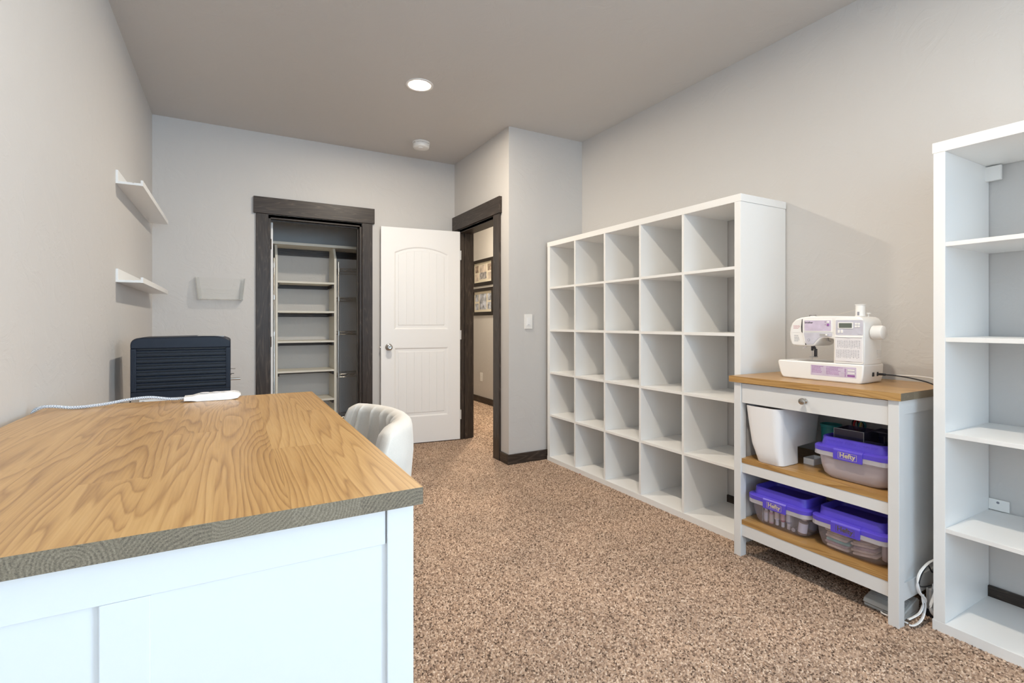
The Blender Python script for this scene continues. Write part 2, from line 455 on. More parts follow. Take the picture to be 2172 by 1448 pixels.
# closet shell and hall shell
KY0, KY1 = YB + T, 5.456
struct('wall_closet_back', [(0.10, 1.72, KY1, KY1 + 0.1, 0, HC)], 'wall_paint', 'closet back wall behind the shelves', 'wall')
struct('wall_closet_left', [(0.10, 0.20, KY0, KY1, 0, HC)], 'wall_paint', 'closet side wall beside its door', 'wall')
struct('wall_closet_right', [(1.62, 1.72, KY0, KY1, 0, HC)], 'wall_paint', 'closet side wall beside the wire rack', 'wall')
struct('wall_hall_far', [(HX, HX + 0.1, YA + T, HY + 0.1, 0, HC)], 'wall_paint', 'taupe hall wall with the framed pictures', 'wall')
struct('wall_hall_end', [(1.72, HX, HY, HY + 0.1, 0, HC)], 'wall_paint', 'end wall of the hall', 'wall')
struct('wall_hall_side', [(1.72, XD + 0.135, YB + T, HY, 0, HC)], 'wall_paint', 'hall wall beyond the doorway', 'wall')
struct('wall_hall_near', [(XR + T, HX, YA, YA + T, 0, HC)], 'wall_paint', 'hall wall behind the alcove', 'wall')

# baseboards
BH, BT = 0.082, 0.016
def baseboard(nm, b, ax, label): tag(bx(nm, *b, 'stain_' + ax, bevel=0.003), label, 'baseboard', kind='structure')
baseboard('baseboard_left', (XL, XL + BT, YR, YB, 0, BH), 'y', 'dark stained baseboard behind the desk')
baseboard('baseboard_right', (XR - BT, XR, YR, YA, 0, BH), 'y', 'dark stained baseboard behind the white shelves')
baseboard('baseboard_back', (XL, 0.172, YB - BT, YB, 0, BH), 'x', 'dark stained baseboard left of the closet')
baseboard('baseboard_back_right', (1.135, XD, YB - BT, YB, 0, BH), 'x', 'dark stained baseboard behind the open door')
baseboard('baseboard_alcove', (XD - BT, XR - BT, YA - BT, YA, 0, BH), 'x', 'black brown baseboard under the light switch')
baseboard('baseboard_doorway', (XD - BT, XD, YA, 3.668, 0, BH), 'y', 'short dark baseboard beside the door casing')
baseboard('baseboard_hall', (HX - BT, HX, YA + T, HY, 0, 0.09), 'y', 'dark baseboard in the hall')

# carpet pile: leaning tufts
def pile():
    sp = 0.0062
    far = 0.0095                              # coarser where the photograph shows no carpet
    regs = [(-0.51, 2.67, 0.35, 4.65, sp), (-0.51, 2.67, 0.35, 4.65, far), (-0.51, 2.67, -0.6, 0.35, far),
            (0.33, 1.60, 4.69, 5.44, far), (2.10, 3.12, 3.70, 8.1, 0.011), (1.935, 2.10, 3.80, 4.52, 0.0073)]
    P = []
    for i, (a, b, c, d, s) in enumerate(regs):
        xs = np.arange(a, b, s); ys = np.arange(c, d, s)
        X, Y = np.meshgrid(xs, ys); X = X.ravel(); Y = Y.ravel()
        X = X + (np.random.rand(X.size) - 0.5) * s * 1.1; Y = Y + (np.random.rand(Y.size) - 0.5) * s * 1.1
        if i < 3:     # not inside the bumped-out corner or under the shelf plinths
            k = ~((X > XD - 0.02) & (Y > YA - 0.02)) & ~((X > 2.30) & (Y > 1.675)) & ~((X > 2.293) & (Y < 0.857))
            seen = ((X > 0.24 + 0.27 * np.maximum(0, Y - 0.8)) | (Y > 3.3)) & (X > 0.0)
            if i == 0: k &= seen
            if i == 1: k &= ~seen
            X, Y = X[k], Y[k]
        P.append(np.stack([X, Y, np.full(X.size, s)], 1))
    P = np.concatenate(P); n = len(P)
    r = P[:, 2] * (0.62 + 0.35 * np.random.rand(n)); h = 0.0035 + 0.0030 * np.random.rand(n)
    ang = np.random.rand(n) * 2 * PI; ln = np.random.rand(n) * 0.005; la = np.random.rand(n) * 2 * PI
    V = np.zeros((n, 5, 3), np.float32)
    for k in range(4):
        a = ang + k * PI / 2
        V[:, k, 0] = P[:, 0] + r * np.cos(a); V[:, k, 1] = P[:, 1] + r * np.sin(a); V[:, k, 2] = 0.0005
    V[:, 4, 0] = P[:, 0] + ln * np.cos(la); V[:, 4, 1] = P[:, 1] + ln * np.sin(la); V[:, 4, 2] = h
    tri = np.array([[0, 1, 4], [1, 2, 4], [2, 3, 4], [3, 0, 4]], np.int32)
    F = (np.arange(n, dtype=np.int32)[:, None, None] * 5 + tri[None]).reshape(-1)
    me = bpy.data.meshes.new('carpet_pile')
    me.vertices.add(n * 5); me.vertices.foreach_set('co', V.ravel())
    me.loops.add(F.size); me.loops.foreach_set('vertex_index', F)
    nt_ = F.size // 3
    me.polygons.add(nt_); me.polygons.foreach_set('loop_start', np.arange(0, F.size, 3, dtype=np.int32))
    me.polygons.foreach_set('use_smooth', np.ones(nt_, bool))
    me.update(calc_edges=True); me.validate()
    o = obj('carpet_pile', me, 'carpet_yarn', FLOOR)
    o['kind'] = 'stuff'; o['label'] = 'brown and tan speckled carpet pile'
pile()

# ------------------------------------------------------------------ door casings
def casing_x(name, label, xa, xb, legw, hz, hh, over, y):
    """casing on a wall facing -Y round an opening xa..xb"""
    t = thing(name, label, 'door casing', ((xa + xb) / 2, y, 0), kind='structure')
    bx('leg', xa - legw, xa, y - 0.02, y, 0, hz, 'stain_z', t, 0.002)
    bx('leg', xb, xb + legw, y - 0.02, y, 0, hz, 'stain_z', t, 0.002)
    bx('header', xa - legw - over, xb + legw + over, y - 0.028, y, hz, hz + hh, 'stain_x', t, 0.002)
    return t
t = casing_x('trim_1', 'dark stained knotty wood casing round the closet', 0.264, 1.037, 0.093, 2.064, 0.138, 0.018, YB)
JY = YB + T
for nm, b, m in (('jamb', (0.264, 0.283, YB, JY, 0, 2.045), 'stain_z'), ('jamb', (1.018, 1.037, YB, JY, 0, 2.045), 'stain_z'),
                 ('head_jamb', (0.264, 1.037, YB, JY, 2.030, 2.064), 'stain_x'),
                 ('stop', (1.006, 1.018, YB + 0.045, YB + 0.08, 0, 2.030), 'stain_z'), ('head_stop', (0.283, 1.018, YB + 0.045, YB + 0.08, 2.018, 2.030), 'stain_x')):
    bx(nm, *b, m, t, 0.001)
t = thing('trim_2', 'dark stained wood casing round the hall doorway', 'door casing', (XD, 4.16, 0), kind='structure')
bx('leg', XD - 0.02, XD, 3.672, 3.780, 0, 2.064, 'stain_z', t, 0.002)
bx('leg', XD - 0.02, XD, 4.548, 4.655, 0, 2.064, 'stain_z', t, 0.002)
bx('header', XD - 0.028, XD, 3.655, 4.668, 2.064, 2.202, 'stain_y', t, 0.002)
bx('jamb', XD, XD + 0.135, 3.765, 3.785, 0, 2.04, 'stain_z', t, 0.001)
bx('jamb', XD, XD + 0.135, 4.540, 4.565, 0, 2.04, 'stain_z', t, 0.001)
bx('head_jamb', XD, XD + 0.135, 3.765, 4.565, 2.035, 2.064, 'stain_y', t, 0.001)
bx('stop', XD + 0.05, XD + 0.085, 4.528, 4.540, 0, 2.035, 'stain_z', t, 0.001)
bx('stop', XD + 0.05, XD + 0.085, 3.785, 3.797, 0, 2.035, 'stain_z', t, 0.001)
bx('leg', XD + 0.135, XD + 0.155, 4.548, 4.655, 0, 2.064, 'stain_z', t, 0.002)

# ------------------------------------------------------------------ doors
def door_leaf():
    W, Hd, TH = 0.757, 2.03, 0.034
    hx, hy = 1.948, 4.514
    ang = math.atan2(4.602 - hy, 1.20 - hx)
    # local: x from the hinge towards the free edge, -y towards the room? front face at y=0 turned by ang
    t = thing('door_1', 'white two panel arched door standing open against the wall', 'door', (hx, hy, 0.012), ang, kind='structure', local=True)
    # with x pointing from hinge to free edge (mostly -X), the room side (world -Y) is local +y
    bm = new_bm(); box(bm, 0, W, -TH, -0.0075, 0, Hd); slab = obj('slab', bm, 'door_white', t)
    s, R0, R1 = 0.118, 0.225, 0.115
    pa = (s, W - s, 1.075, 1.80)     # upper panel, z1 is the side height of the arch
    pb = (s, W - s, 0.245, 0.905)
    rise = 0.062
    def outline(p, i, arch, n=14):
        a, b, c, d = p
        pts = [(a + i, c + i), (b - i, c + i)]
        if not arch: return pts + [(b - i, d - i), (a + i, d - i)]
        for k in range(n + 1):
            x = (b - i) + ((a + i) - (b - i)) * k / n
            u = (x - (a + b) / 2) / ((b - a) / 2)
            pts.append((x, d - i + rise * (1 - u * u)))
        return pts
    bm = new_bm()
    def bar(pts): prism(bm, pts, 'y', -0.0076, 0.0)
    bar([(0, 0), (s, 0), (s, Hd), (0, Hd)]); bar([(W - s, 0), (W, 0), (W, Hd), (W - s, Hd)])
    bar([(s, 0), (W - s, 0), (W - s, pb[2]), (s, pb[2])]); bar([(s, pb[3]), (W - s, pb[3]), (W - s, pa[2]), (s, pa[2])])
    top = outline(pa, 0, True)[2:]
    bar([(W - s, Hd), (s, Hd)] + top[::-1])
    obj('stiles_and_rails', bm, 'door_white', t)
    for p, arch in ((pa, True), (pb, False)):
        bm = new_bm()
        prof = [(0, 0.0), (0.006, -0.001), (0.016, -0.0068), (0.038, -0.0068), (0.042, -0.0045)]
        loops = [[(x, y, z) for x, z in outline(p, i, arch)] for i, y in prof]
        loft(bm, loops, False, False)
        obj('panel_moulding', bm, 'door_white', t)
        i = 0.042; a, b, c, d = p; nb = 6
        bw = (b - a - 2 * i) / nb
        for k in range(nb):
            xa = a + i + k * bw + (0.0016 if k else 0); xb = a + i + (k + 1) * bw - (0.0016 if k < nb - 1 else 0)
            f = lambda x: (d - i + (rise * (1 - ((x - (a + b) / 2) / ((b - a) / 2)) ** 2) if arch else 0))
            bm = new_bm()
            prism(bm, [(xa, c + i), (xb, c + i), (xb, f(xb)), ((xa + xb) / 2, f((xa + xb) / 2)), (xa, f(xa))], 'y', -0.0076, -0.0040)
            obj('panel_board', bm, 'door_white', t, 0.0012, 1)
    # knob
    kx, kz = W - 0.070, 0.912
    bm = new_bm(); lathe(bm, [(0.033, 0.0), (0.033, 0.004), (0.030, 0.008), (0.012, 0.011), (0.011, 0.030), (0.020, 0.034), (0.027, 0.044), (0.028, 0.054), (0.024, 0.062), (0.012, 0.066), (0.006, 0.063)], kx, kz, 24, 'y')
    kn = obj('knob', bm, 'nickel', t, smooth=True, angle=50); 
    bm = new_bm(); box(bm, W, W + 0.0015, -0.028, -0.006, kz - 0.028, kz + 0.028); obj('latch_plate', bm, 'nickel', t)
    bm = new_bm(); lathe(bm, [(0.008, W), (0.008, W + 0.008), (0.003, W + 0.010)], -0.017, kz, 12, 'x'); obj('latch_bolt', bm, 'nickel', t)
    for z in (0.24, 1.02, 1.80):
        bm = new_bm(); prism(bm, [(y, zz) for y, zz, _ in rrect(-0.034, -0.002, z - 0.045, z + 0.045, 0.008, 0, 3)], 'x', -0.0125, -0.0108)
        h = obj('hinge', bm, 'hinge_steel', t)
        bm = new_bm(); lathe(bm, [(0.006, z - 0.045), (0.006, z + 0.045)], -0.006, 0.004, 10, 'z'); obj('hinge_pin', bm, 'hinge_steel', h)
        for zz in (-0.03, 0.0, 0.03):
            bm = new_bm(); lathe(bm, [(0.004, -0.0135), (0.004, -0.0124)], -0.02, z + zz, 8, 'x'); obj('screw', bm, 'nickel', h)
door_leaf()
t = thing('door_2', 'white closet door folded back into the closet', 'door', (0.283, 4.79, 0.01), kind='structure')
bx('slab', 0.2795, 0.3075, 4.796, 5.44, 0.012, 2.022, 'door_white', t)
for z in (0.28, 0.985, 1.83):
    bm = new_bm(); lathe(bm, [(0.0075, z - 0.045), (0.0085, z - 0.04), (0.0085, z + 0.04), (0.0075, z + 0.045)], 0.2865, 4.782, 10, 'z'); obj('hinge', bm, 'brass_dark', t)

# ------------------------------------------------------------------ closet fittings
ZS = [1.915, 1.546, 1.264, 0.977, 0.692, 0.408, 0.124]
t = thing('closet_shelving', 'cream painted shelf tower with six shelves inside the closet', 'shelving', (0.62, 5.30, 0))
YF = 5.15
bx('top_shelf', 0.31, 1.62, YF, KY1, 1.890, 1.915, 'closet_cream', t, 0.001)
for xa in (0.349, 0.876):
    bm = new_bm()
    prism(bm, [(YF - 0.005, 0), (KY1, 0), (KY1, 1.890), (YF + 0.07, 1.890), (YF - 0.005, 1.78)], 'x', xa, xa + 0.021)
    obj('side_panel', bm, 'closet_cream', t, 0.001)
for z in ZS[1:]:
    bx('shelf', 0.370, 0.876, YF, KY1, z - 0.018, z, 'closet_cream', t, 0.001)
    bx('cleat', 0.385, 0.861, KY1 - 0.018, KY1, z - 0.055, z - 0.018, 'stain_x', t)
    bx('side_cleat', 0.370, 0.385, YF + 0.03, KY1, z - 0.050, z - 0.018, 'stain_y', t)
    bx('side_cleat', 0.861, 0.876, YF + 0.03, KY1, z - 0.050, z - 0.018, 'stain_y', t)
bx('cleat', 0.370, 0.876, KY1 - 0.018, KY1, 1.822, 1.890, 'stain_x', t)
bx('cleat', 0.897, 1.62, KY1 - 0.018, KY1, 1.822, 1.890, 'stain_x', t)

def wire_rack(name, label, xa, xb, ya, yb, zt, levels):
    t = thing(name, label, 'wire rack', ((xa + xb) / 2, (ya + yb) / 2, 0), group=None)
    for px in (xa, xb):
        for py in (ya, yb):
            bm = new_bm(); lathe(bm, [(0.0072, 0.0), (0.0072, zt), (0.005, zt + 0.006)], px, py, 10, 'z')
            obj('pole', bm, 'chrome', t, smooth=True)
    for z in levels:
        bm = new_bm(); r = 0.0032
        for zz in (z, z - 0.028):
            tube(bm, [(xa, ya, zz), (xb, ya, zz)], r, 6); tube(bm, [(xa, yb, zz), (xb, yb, zz)], r, 6)
            tube(bm, [(xa, ya, zz), (xa, yb, zz)], r, 6); tube(bm, [(xb, ya, zz), (xb, yb, zz)], r, 6)
        n = max(2, int((xb - xa) / 0.034)); pts = [(xa + (xb - xa) * i / n, ya, z if i % 2 else z - 0.028) for i in range(n + 1)]
        tube(bm, pts, r, 6)
        m = max(1, int((xb - xa) / 0.028))
        for i in range(1, m): tube(bm, [(xa + (xb - xa) * i / m, ya, z + 0.003), (xa + (xb - xa) * i / m, yb, z + 0.003)], 0.0018, 5)
        o = obj('wire_shelf', bm, 'chrome', t)
        for px in (xa, xb):
            bm = new_bm(); lathe(bm, [(0.0072, z - 0.036), (0.0105, z - 0.036), (0.0095, z + 0.004), (0.0072, z + 0.004)], px, ya, 10, 'z')
            obj('collar', bm, 'chrome', o, smooth=True)
wire_rack('wire_rack', 'chrome wire rack with zigzag shelves right of the closet tower', 0.918, 1.40, 5.15, 5.42, 1.75, [1.690, 1.402, 1.062, 0.640, 0.212])
wire_rack('wire_rack', 'slim chrome wire rack between closet door and shelf tower', 0.322, 0.339, 5.135, 5.42, 1.75, [1.700, 1.402, 1.062, 0.640, 0.212])

# ------------------------------------------------------------------ cube shelving and tall shelf
def grid_shelf(name, label, xf, xb, ya, yb, rows, cols):
    t = thing(name, label, 'shelving', ((xf + xb) / 2, (ya + yb) / 2, 0))
    f, d, H_ = 0.039, 0.016, 0.039 * 2 + rows * 0.3365 + (rows - 1) * 0.0157
    H_ = 1.82
    bx('top_panel', xf, xb, ya, yb, H_ - f, H_, white.name, t, 0.0012)
    bx('bottom_panel', xf, xb, ya, yb, 0.0, f, white.name, t, 0.0012)
    bx('side_panel', xf + 0.001, xb, ya + 0.003, ya + f, f, H_ - f, white.name, t, 0.0012)
    bx('side_panel', xf + 0.001, xb, yb - f, yb - 0.003, f, H_ - f, white.name, t, 0.0012)
    ch = (H_ - 2 * f - (rows - 1) * d) / rows
    zs = [f + ch * (k + 1) + d * k for k in range(rows - 1)]
    cw = (yb - ya - 2 * f - (cols - 1) * d) / cols
    ys = [ya + f + cw * (k + 1) + d * k for k in range(cols - 1)]
    for z in zs: bx('shelf', xf + 0.003, xb - 0.002, ya + f, yb - f, z, z + d, white.name, t, 0.0008)
    ed = [f - d] + zs + [H_ - f]
    for y in ys:
        for k in range(rows):
            bx('divider', xf + 0.002, xb - 0.002, y, y + d, ed[k] + d, ed[k + 1], white.name, t)
    return t, zs
grid_shelf('cube_shelf', 'large white open cube shelf, five by five compartments', 2.297, 2.687, 1.672, 3.494, 5, 5)
t, _ = grid_shelf('tall_shelf', 'tall white bookcase with wide open shelves beside the sewing table', 2.290, 2.690, -0.10, 0.860, 5, 1)
bm = new_bm()
box(bm, 2.672, 2.690, 0.821, 0.836, 1.722, 1.772); box(bm, 2.655, 2.672, 0.775, 0.836, 1.718, 1.776)
obj('wall_bracket', bm, 'plastic_white', t, 0.002)
bm = new_bm(); box(bm, 2.684, 2.690, 0.758, 0.821, 0.393, 0.437)
o = obj('corner_bracket', bm, 'plastic_white', t, 0.0015)
bm = new_bm(); lathe(bm, [(0.005, 2.6835), (0.005, 2.6842)], 0.792, 0.425, 10, 'x'); obj('screw', bm, 'ink_grey', o)

# ------------------------------------------------------------------ wall ledges, acrylic pocket, switches, ceiling fittings
def ledge(label, z, y0, y1):
    t = thing('picture_ledge', label, 'wall shelf', (XL, (y0 + y1) / 2, z), group='white picture ledges on the left wall')
    bx('back_board', XL, XL + 0.0105, y0, y1, z, z + 0.071, white.name, t, 0.0008)
    bm = new_bm()
    xo = XL + 0.117
    prism(bm, [(XL + 0.0105, z), (xo - 0.0105, z), (xo - 0.0105, z + 0.0125), (XL + 0.078, z + 0.0125), (XL + 0.074, z + 0.0085), (XL + 0.070, z + 0.0125), (XL + 0.0105, z + 0.0125)], 'y', y0, y1)
    obj('ledge_board', bm, white.name, t, 0.0005)
    bx('front_lip', xo - 0.0105, xo, y0, y1, z - 0.001, z + 0.029, white.name, t, 0.0008)
ledge('white picture ledge on the left wall, the higher one', 1.882, 3.30, 4.50)
ledge('white picture ledge on the left wall, the lower one', 1.363, 3.30, 4.50)

def pocket():
    t = thing('file_pocket', 'clear acrylic wall file pocket beside the closet casing', 'file holder', (-0.08, YB, 1.335))
    za, zb = 1.335, 1.512
    yw, yo = YB - 0.001, YB - 0.075
    xa0, xb0, xa1, xb1 = -0.235, 0.075, -0.255, 0.092
    bm = new_bm(); prism(bm, [(xa0, za), (xb0, za), (xb1, zb), (xa1, zb)], 'y', yw - 0.003, yw); obj('back_sheet', bm, 'acrylic', t)
    zf = za + 0.082
    k = 0.082 / 0.177
    bm = new_bm(); prism(bm, [(xa0 + 0.005, za), (xb0 - 0.005, za), (xb0 + (xb1 - xb0) * k, zf), (xa0 + (xa1 - xa0) * k, zf)], 'y', yo - 0.003, yo); obj('front_sheet', bm, 'acrylic', t)
    bm = new_bm(); box(bm, xa0, xb0, yo, yw, za, za + 0.004); obj('bottom_sheet', bm, 'acrylic_edge', t, 0.001)
    for xa, xb, s in ((xa0, xa1, 1), (xb0, xb1, -1)):
        bm = new_bm()
        P = [(yo, za), (yw, za), (yw, zb), (yw - 0.045, zb), (yo, zf)]
        lo = [(xa + (xb - xa) * (z - za) / (zb - za), y, z) for y, z in P]
        loft(bm, [lo, [(x + s * 0.003, y, z) for x, y, z in lo]]); obj('side_sheet', bm, 'acrylic_edge', t)
        bm = new_bm()
        lo = [(xa + (xb - xa) * (z - za) / (zb - za) + s * d, yw - 0.004, z) for d, z in ((0.003, za), (0.024, za), (0.024, zb), (0.003, zb))]
        loft(bm, [lo, [(x, y - 0.012, z) for x, y, z in lo]]); obj('side_rib', bm, 'acrylic_edge', t)
pocket()

def wall_plate(name, label, cat, c, n, w, h, rocker=True):
    """plate centred at c on a wall whose outward normal is n ('-y' or '-x')"""
    t = thing(name, label, cat, c)
    def pl(nm, w_, h_, d0, d1, m, par, bv=0.0012, dz=0):
        bm = new_bm()
        if n == '-y': box(bm, c[0] - w_ / 2, c[0] + w_ / 2, c[1] - d1, c[1] - d0, c[2] - h_ / 2 + dz, c[2] + h_ / 2 + dz)
        else: box(bm, c[0] - d1, c[0] - d0, c[1] - w_ / 2, c[1] + w_ / 2, c[2] - h_ / 2 + dz, c[2] + h_ / 2 + dz)
        return obj(nm, bm, m, par, bv)
    pl('plate', w, h, 0, 0.006, 'plastic_white', t)
    if rocker:
        r = pl('rocker', 0.033, 0.067, 0.006, 0.0085, 'door_white', t)
        pl('slot', 0.016, 0.0025, 0.0085, 0.0088, 'ink_grey', r, 0, -0.026)
    else:
        for dz in (-0.02, 0.02): pl('socket', 0.033, 0.028, 0.006, 0.0075, 'door_white', t, 0.001, dz)
wall_plate('light_switch', 'white rocker light switch on the narrow wall', 'light switch', (2.138, YA, 1.160), '-y', 0.074, 0.119)
wall_plate('wall_outlet', 'white outlet plate low on the hall wall', 'outlet', (HX, 6.50, 0.370), '-x', 0.075, 0.122, False)

def downlight(label, x, y, m, end=''):
    t = thing('recessed_light' + end, label, 'ceiling light', (x, y, HC))
    bm = new_bm(); lathe(bm, [(0.092, HC), (0.092, HC - 0.004), (0.088, HC - 0.006), (0.070, HC - 0.0035), (0.054, HC - 0.001)], x, y, 40, 'z', False)
    obj('trim_ring', bm, 'plastic_white', t, smooth=True)
    bm = new_bm(); lathe(bm, [(0.056, HC - 0.0012), (0.050, HC - 0.0045), (0.02, HC - 0.006)], x, y, 36, 'z')
    obj('lens' + end, bm, m, t, smooth=True)
downlight('round recessed light glowing warm white near the smoke detector', 1.094, 3.217, 'lamp_glow')
# the sharp diagonal shadows on the cube shelf's dividers come from a second lamp of this row, above the picture's edge
downlight('round recessed light in the ceiling above the desk', 1.094, 0.90, 'lamp_glow', '_offscreen')
# the warm light on the hall wall and pictures comes from a lamp in the hall, hidden behind the doorway wall
downlight('round recessed light in the hall beyond the doorway', 2.62, 5.3, 'hall_glow', '_offscreen')

t = thing('smoke_detector', 'round white smoke detector on the ceiling', 'smoke detector', (1.455, 4.235, HC))
bm = new_bm(); lathe(bm, [(0.076, HC), (0.078, HC - 0.006), (0.074, HC - 0.012)], 1.455, 4.235, 32); obj('base', bm, 'plastic_white', t, smooth=True)
bm = new_bm(); lathe(bm, [(0.062, HC - 0.011), (0.062, HC - 0.020)], 1.455, 4.235, 32); obj('vent_slots', bm, 'plastic_white', t, smooth=True)
for k in range(12):
    a = 2 * PI * k / 12
    bm = new_bm(); prism(bm, [(1.455 + r * math.cos(a + d), 4.235 + r * math.sin(a + d)) for r, d in ((0.060, -0.05), (0.072, -0.05), (0.072, 0.05), (0.060, 0.05))], 'z', HC - 0.022, HC - 0.011); obj('vent_post', bm, 'plastic_white', t)
bm = new_bm(); lathe(bm, [(0.072, HC - 0.019), (0.073, HC - 0.024), (0.071, HC - 0.046), (0.064, HC - 0.054), (0.030, HC - 0.056)], 1.455, 4.235, 32); obj('cover', bm, 'plastic_white', t, smooth=True, angle=50)
bm = new_bm(); lathe(bm, [(0.020, HC - 0.0555), (0.018, HC - 0.060), (0.008, HC - 0.061)], 1.44, 4.21, 20); obj('test_button', bm, 'door_white', t, smooth=True)

# ------------------------------------------------------------------ framed pictures in the hall
def picture(label, z0, z1, photos):
    ya, yb = 6.080, 6.765
    t = thing('framed_picture', label, 'picture', (HX, (ya + yb) / 2, z0), group='framed pictures in the hall')
    w = 0.050
    for nm, pts in (('frame_rail', ((ya, z1), (yb, z1), (yb - w, z1 - w), (ya + w, z1 - w))), ('frame_rail', ((ya, z0), (yb, z0), (yb - w, z0 + w), (ya + w, z0 + w))),
                    ('frame_stile', ((ya, z0), (ya, z1), (ya + w, z1 - w), (ya + w, z0 + w))), ('frame_stile', ((yb, z0), (yb, z1), (yb - w, z1 - w), (yb - w, z0 + w)))):
        bm = new_bm()
        lo = [(HX - d, y, z) for (y, z), d in zip(pts, (0.010, 0.010, 0.032, 0.032))]
        loft(bm, [[(HX - 0.001, y, z) for y, z in pts], lo]); obj(nm, bm, 'frame_black', t, 0.002)
    bx('mat_board', HX - 0.012, HX - 0.008, ya + w - 0.002, yb - w + 0.002, z0 + w - 0.002, z1 - w + 0.002, 'mat_cream', t)
    H_ = z1 - z0 - 2 * w; W_ = yb - ya - 2 * w
    for a, b, c, d, m in photos:      # fractions, a measured from the far (left) side
        bx('photo', HX - 0.0135, HX - 0.0119, yb - w - b * W_, yb - w - a * W_, z0 + w + c * H_, z0 + w + d * H_, m, t)
picture('black framed picture of sunset photographs, the higher of the pair', 1.682, 2.066,
        [(0.06, 0.25, 0.52, 0.88, 'photo_brown'), (0.06, 0.25, 0.10, 0.44, 'photo_sky'), (0.31, 0.69, 0.50, 0.88, 'photo_sky'), (0.31, 0.69, 0.16, 0.50, 'photo_grey'), (0.75, 0.95, 0.54, 0.88, 'photo_brown'), (0.75, 0.95, 0.12, 0.46, 'photo_sky')])
picture('black framed picture of blue grey photographs, the lower of the pair', 1.258, 1.652,
        [(0.06, 0.25, 0.52, 0.86, 'photo_blue'), (0.06, 0.25, 0.10, 0.42, 'photo_blue'), (0.31, 0.69, 0.12, 0.88, 'photo_blue'), (0.75, 0.95, 0.54, 0.88, 'photo_blue'), (0.75, 0.95, 0.12, 0.46, 'photo_blue')])

# ------------------------------------------------------------------ desk (kitchen-island style) in the foreground
def staves(parent, x0, x1, y0, y1, z0, z1, n, cuts, top='oak_top'):
    w = (x1 - x0) / n
    for i in range(n):
        ys = [y0] + [y0 + (y1 - y0) * c for c in cuts[i % len(cuts)]] + [y1]
        for a, b in zip(ys, ys[1:]):
            me = bpy.data.meshes.new('stave'); bm = new_bm()
            hx, hy = w / 2 - 0.00004, (b - a) / 2 - 0.00004
            v, fs = box(bm, -hx, hx, -hy, hy, 0, z1 - z0)
            for f, mi in zip(fs, (0, 0, 1, 0, 1, 0)): f.material_index = mi
            bm.to_mesh(me); bm.free()
            o = bpy.data.objects.new('stave', me); me.materials.append(MATS[top]); me.materials.append(MATS['oak_end'])
            COL.objects.link(o); o.parent = parent
            wpos = Vector((x0 + (i + 0.5) * w, (a + b) / 2, z0))
            o.location = wpos if parent.name in LOCAL else ROOT[parent.name].inverted() @ wpos
DX0, DX1, DYA, DYB, DZ = -0.507, 0.266, 0.765, 2.045, 0.885
dk = thing('desk', 'white island style desk with thick oak top along the left wall', 'desk', (-0.12, 1.40, 0))
staves(dk, DX0, DX1, DYA, DYB, DZ - 0.027, DZ, 8, [[0.62], [0.35], [0.78], [0.22, 0.7], [0.5], [0.84], [0.3], [0.66]])
yp = DYA + 0.020
LX0, LX1 = DX0 + 0.009, DX1 - 0.009
for xa in (LX0, LX1 - 0.043):
    for ya in (yp, DYB - 0.020 - 0.043): bx('leg', xa, xa + 0.043, ya, ya + 0.043, 0, DZ - 0.027, 'white_lacquer', dk, 0.0015)
for ya, s in ((yp + 0.004, 1), (DYB - 0.020 - 0.026, -1)):
    bx('apron', LX0 + 0.0445, LX1 - 0.0445, ya, ya + 0.022, 0.796, DZ - 0.027, 'white_lacquer', dk, 0.001)
    bx('bottom_rail', LX0 + 0.0445, LX1 - 0.0445, ya, ya + 0.022, 0.08, 0.15, 'white_lacquer', dk, 0.001)
    bx('stile', -0.145, -0.092, ya + 0.001, ya + 0.020, 0.15, 0.7955, 'white_lacquer', dk, 0.0015)
    bx('panel', LX0 + 0.043, -0.145, ya + 0.0085, ya + 0.018, 0.15, 0.796, 'white_lacquer', dk)
    bx('panel', -0.092, LX1 - 0.043, ya + 0.0035, ya + 0.018, 0.15, 0.7955, 'white_lacquer', dk)
for xa in (LX0 + 0.004, LX1 - 0.026): bx('side_apron', xa, xa + 0.022, yp + 0.043, DYB - 0.063, 0.796, DZ - 0.027, 'white_lacquer', dk, 0.001)
bx('centre_panel', -0.13, -0.112, yp + 0.03, DYB - 0.05, 0.08, DZ - 0.027, 'white_lacquer', dk)
for z in (0.13, 0.46): bx('shelf', LX0 + 0.01, -0.13, yp + 0.044, DYB - 0.064, z - 0.02, z, 'white_lacquer', dk)

# multi-socket power strip and its braided cord on the desk
t = thing('power_strip', 'white angular power strip lying on the desk by its far edge', 'power strip', (-0.06, 1.985, DZ))
pts = [(-0.110, 0.887), (-0.104, 0.8855), (-0.004, 0.8855), (0.016, 0.889), (0.026, 0.900), (0.018, 0.908), (0.006, 0.911), (-0.100, 0.9085), (-0.118, 0.9035), (-0.140, 0.9025), (-0.140, 0.8895), (-0.120, 0.8885)]
bm = new_bm(); prism(bm, [(x, z) for x, z in pts], 'y', 1.960, 2.010); obj('housing', bm, 'plastic_white', t, 0.0012, 2)
bx('foot', -0.100, -0.008, 1.966, 2.004, DZ, 0.8862, 'plastic_white', t)
for k in range(3):
    bm = new_bm(); lathe(bm, [(0.014, 0.9085 + 0.0022), (0.014, 0.9085 + 0.0032)], -0.082 + k * 0.034, 1.985, 18); obj('socket', bm, 'card_white', t)
bm = new_bm()
tube(bm, spline([(-0.138, 1.985, 0.896), (-0.18, 1.985, 0.897), (-0.235, 1.985, 0.906), (-0.29, 1.982, 0.903), (-0.35, 1.978, 0.894), (-0.42, 1.972, 0.8905), (-0.47, 1.970, 0.898), (-0.500, 1.975, 0.895), (-0.517, 1.980, 0.875), (-0.521, 1.982, 0.80), (-0.521, 1.982, 0.3), (-0.521, 1.99, 0.02)], 10), 0.0047, 10)
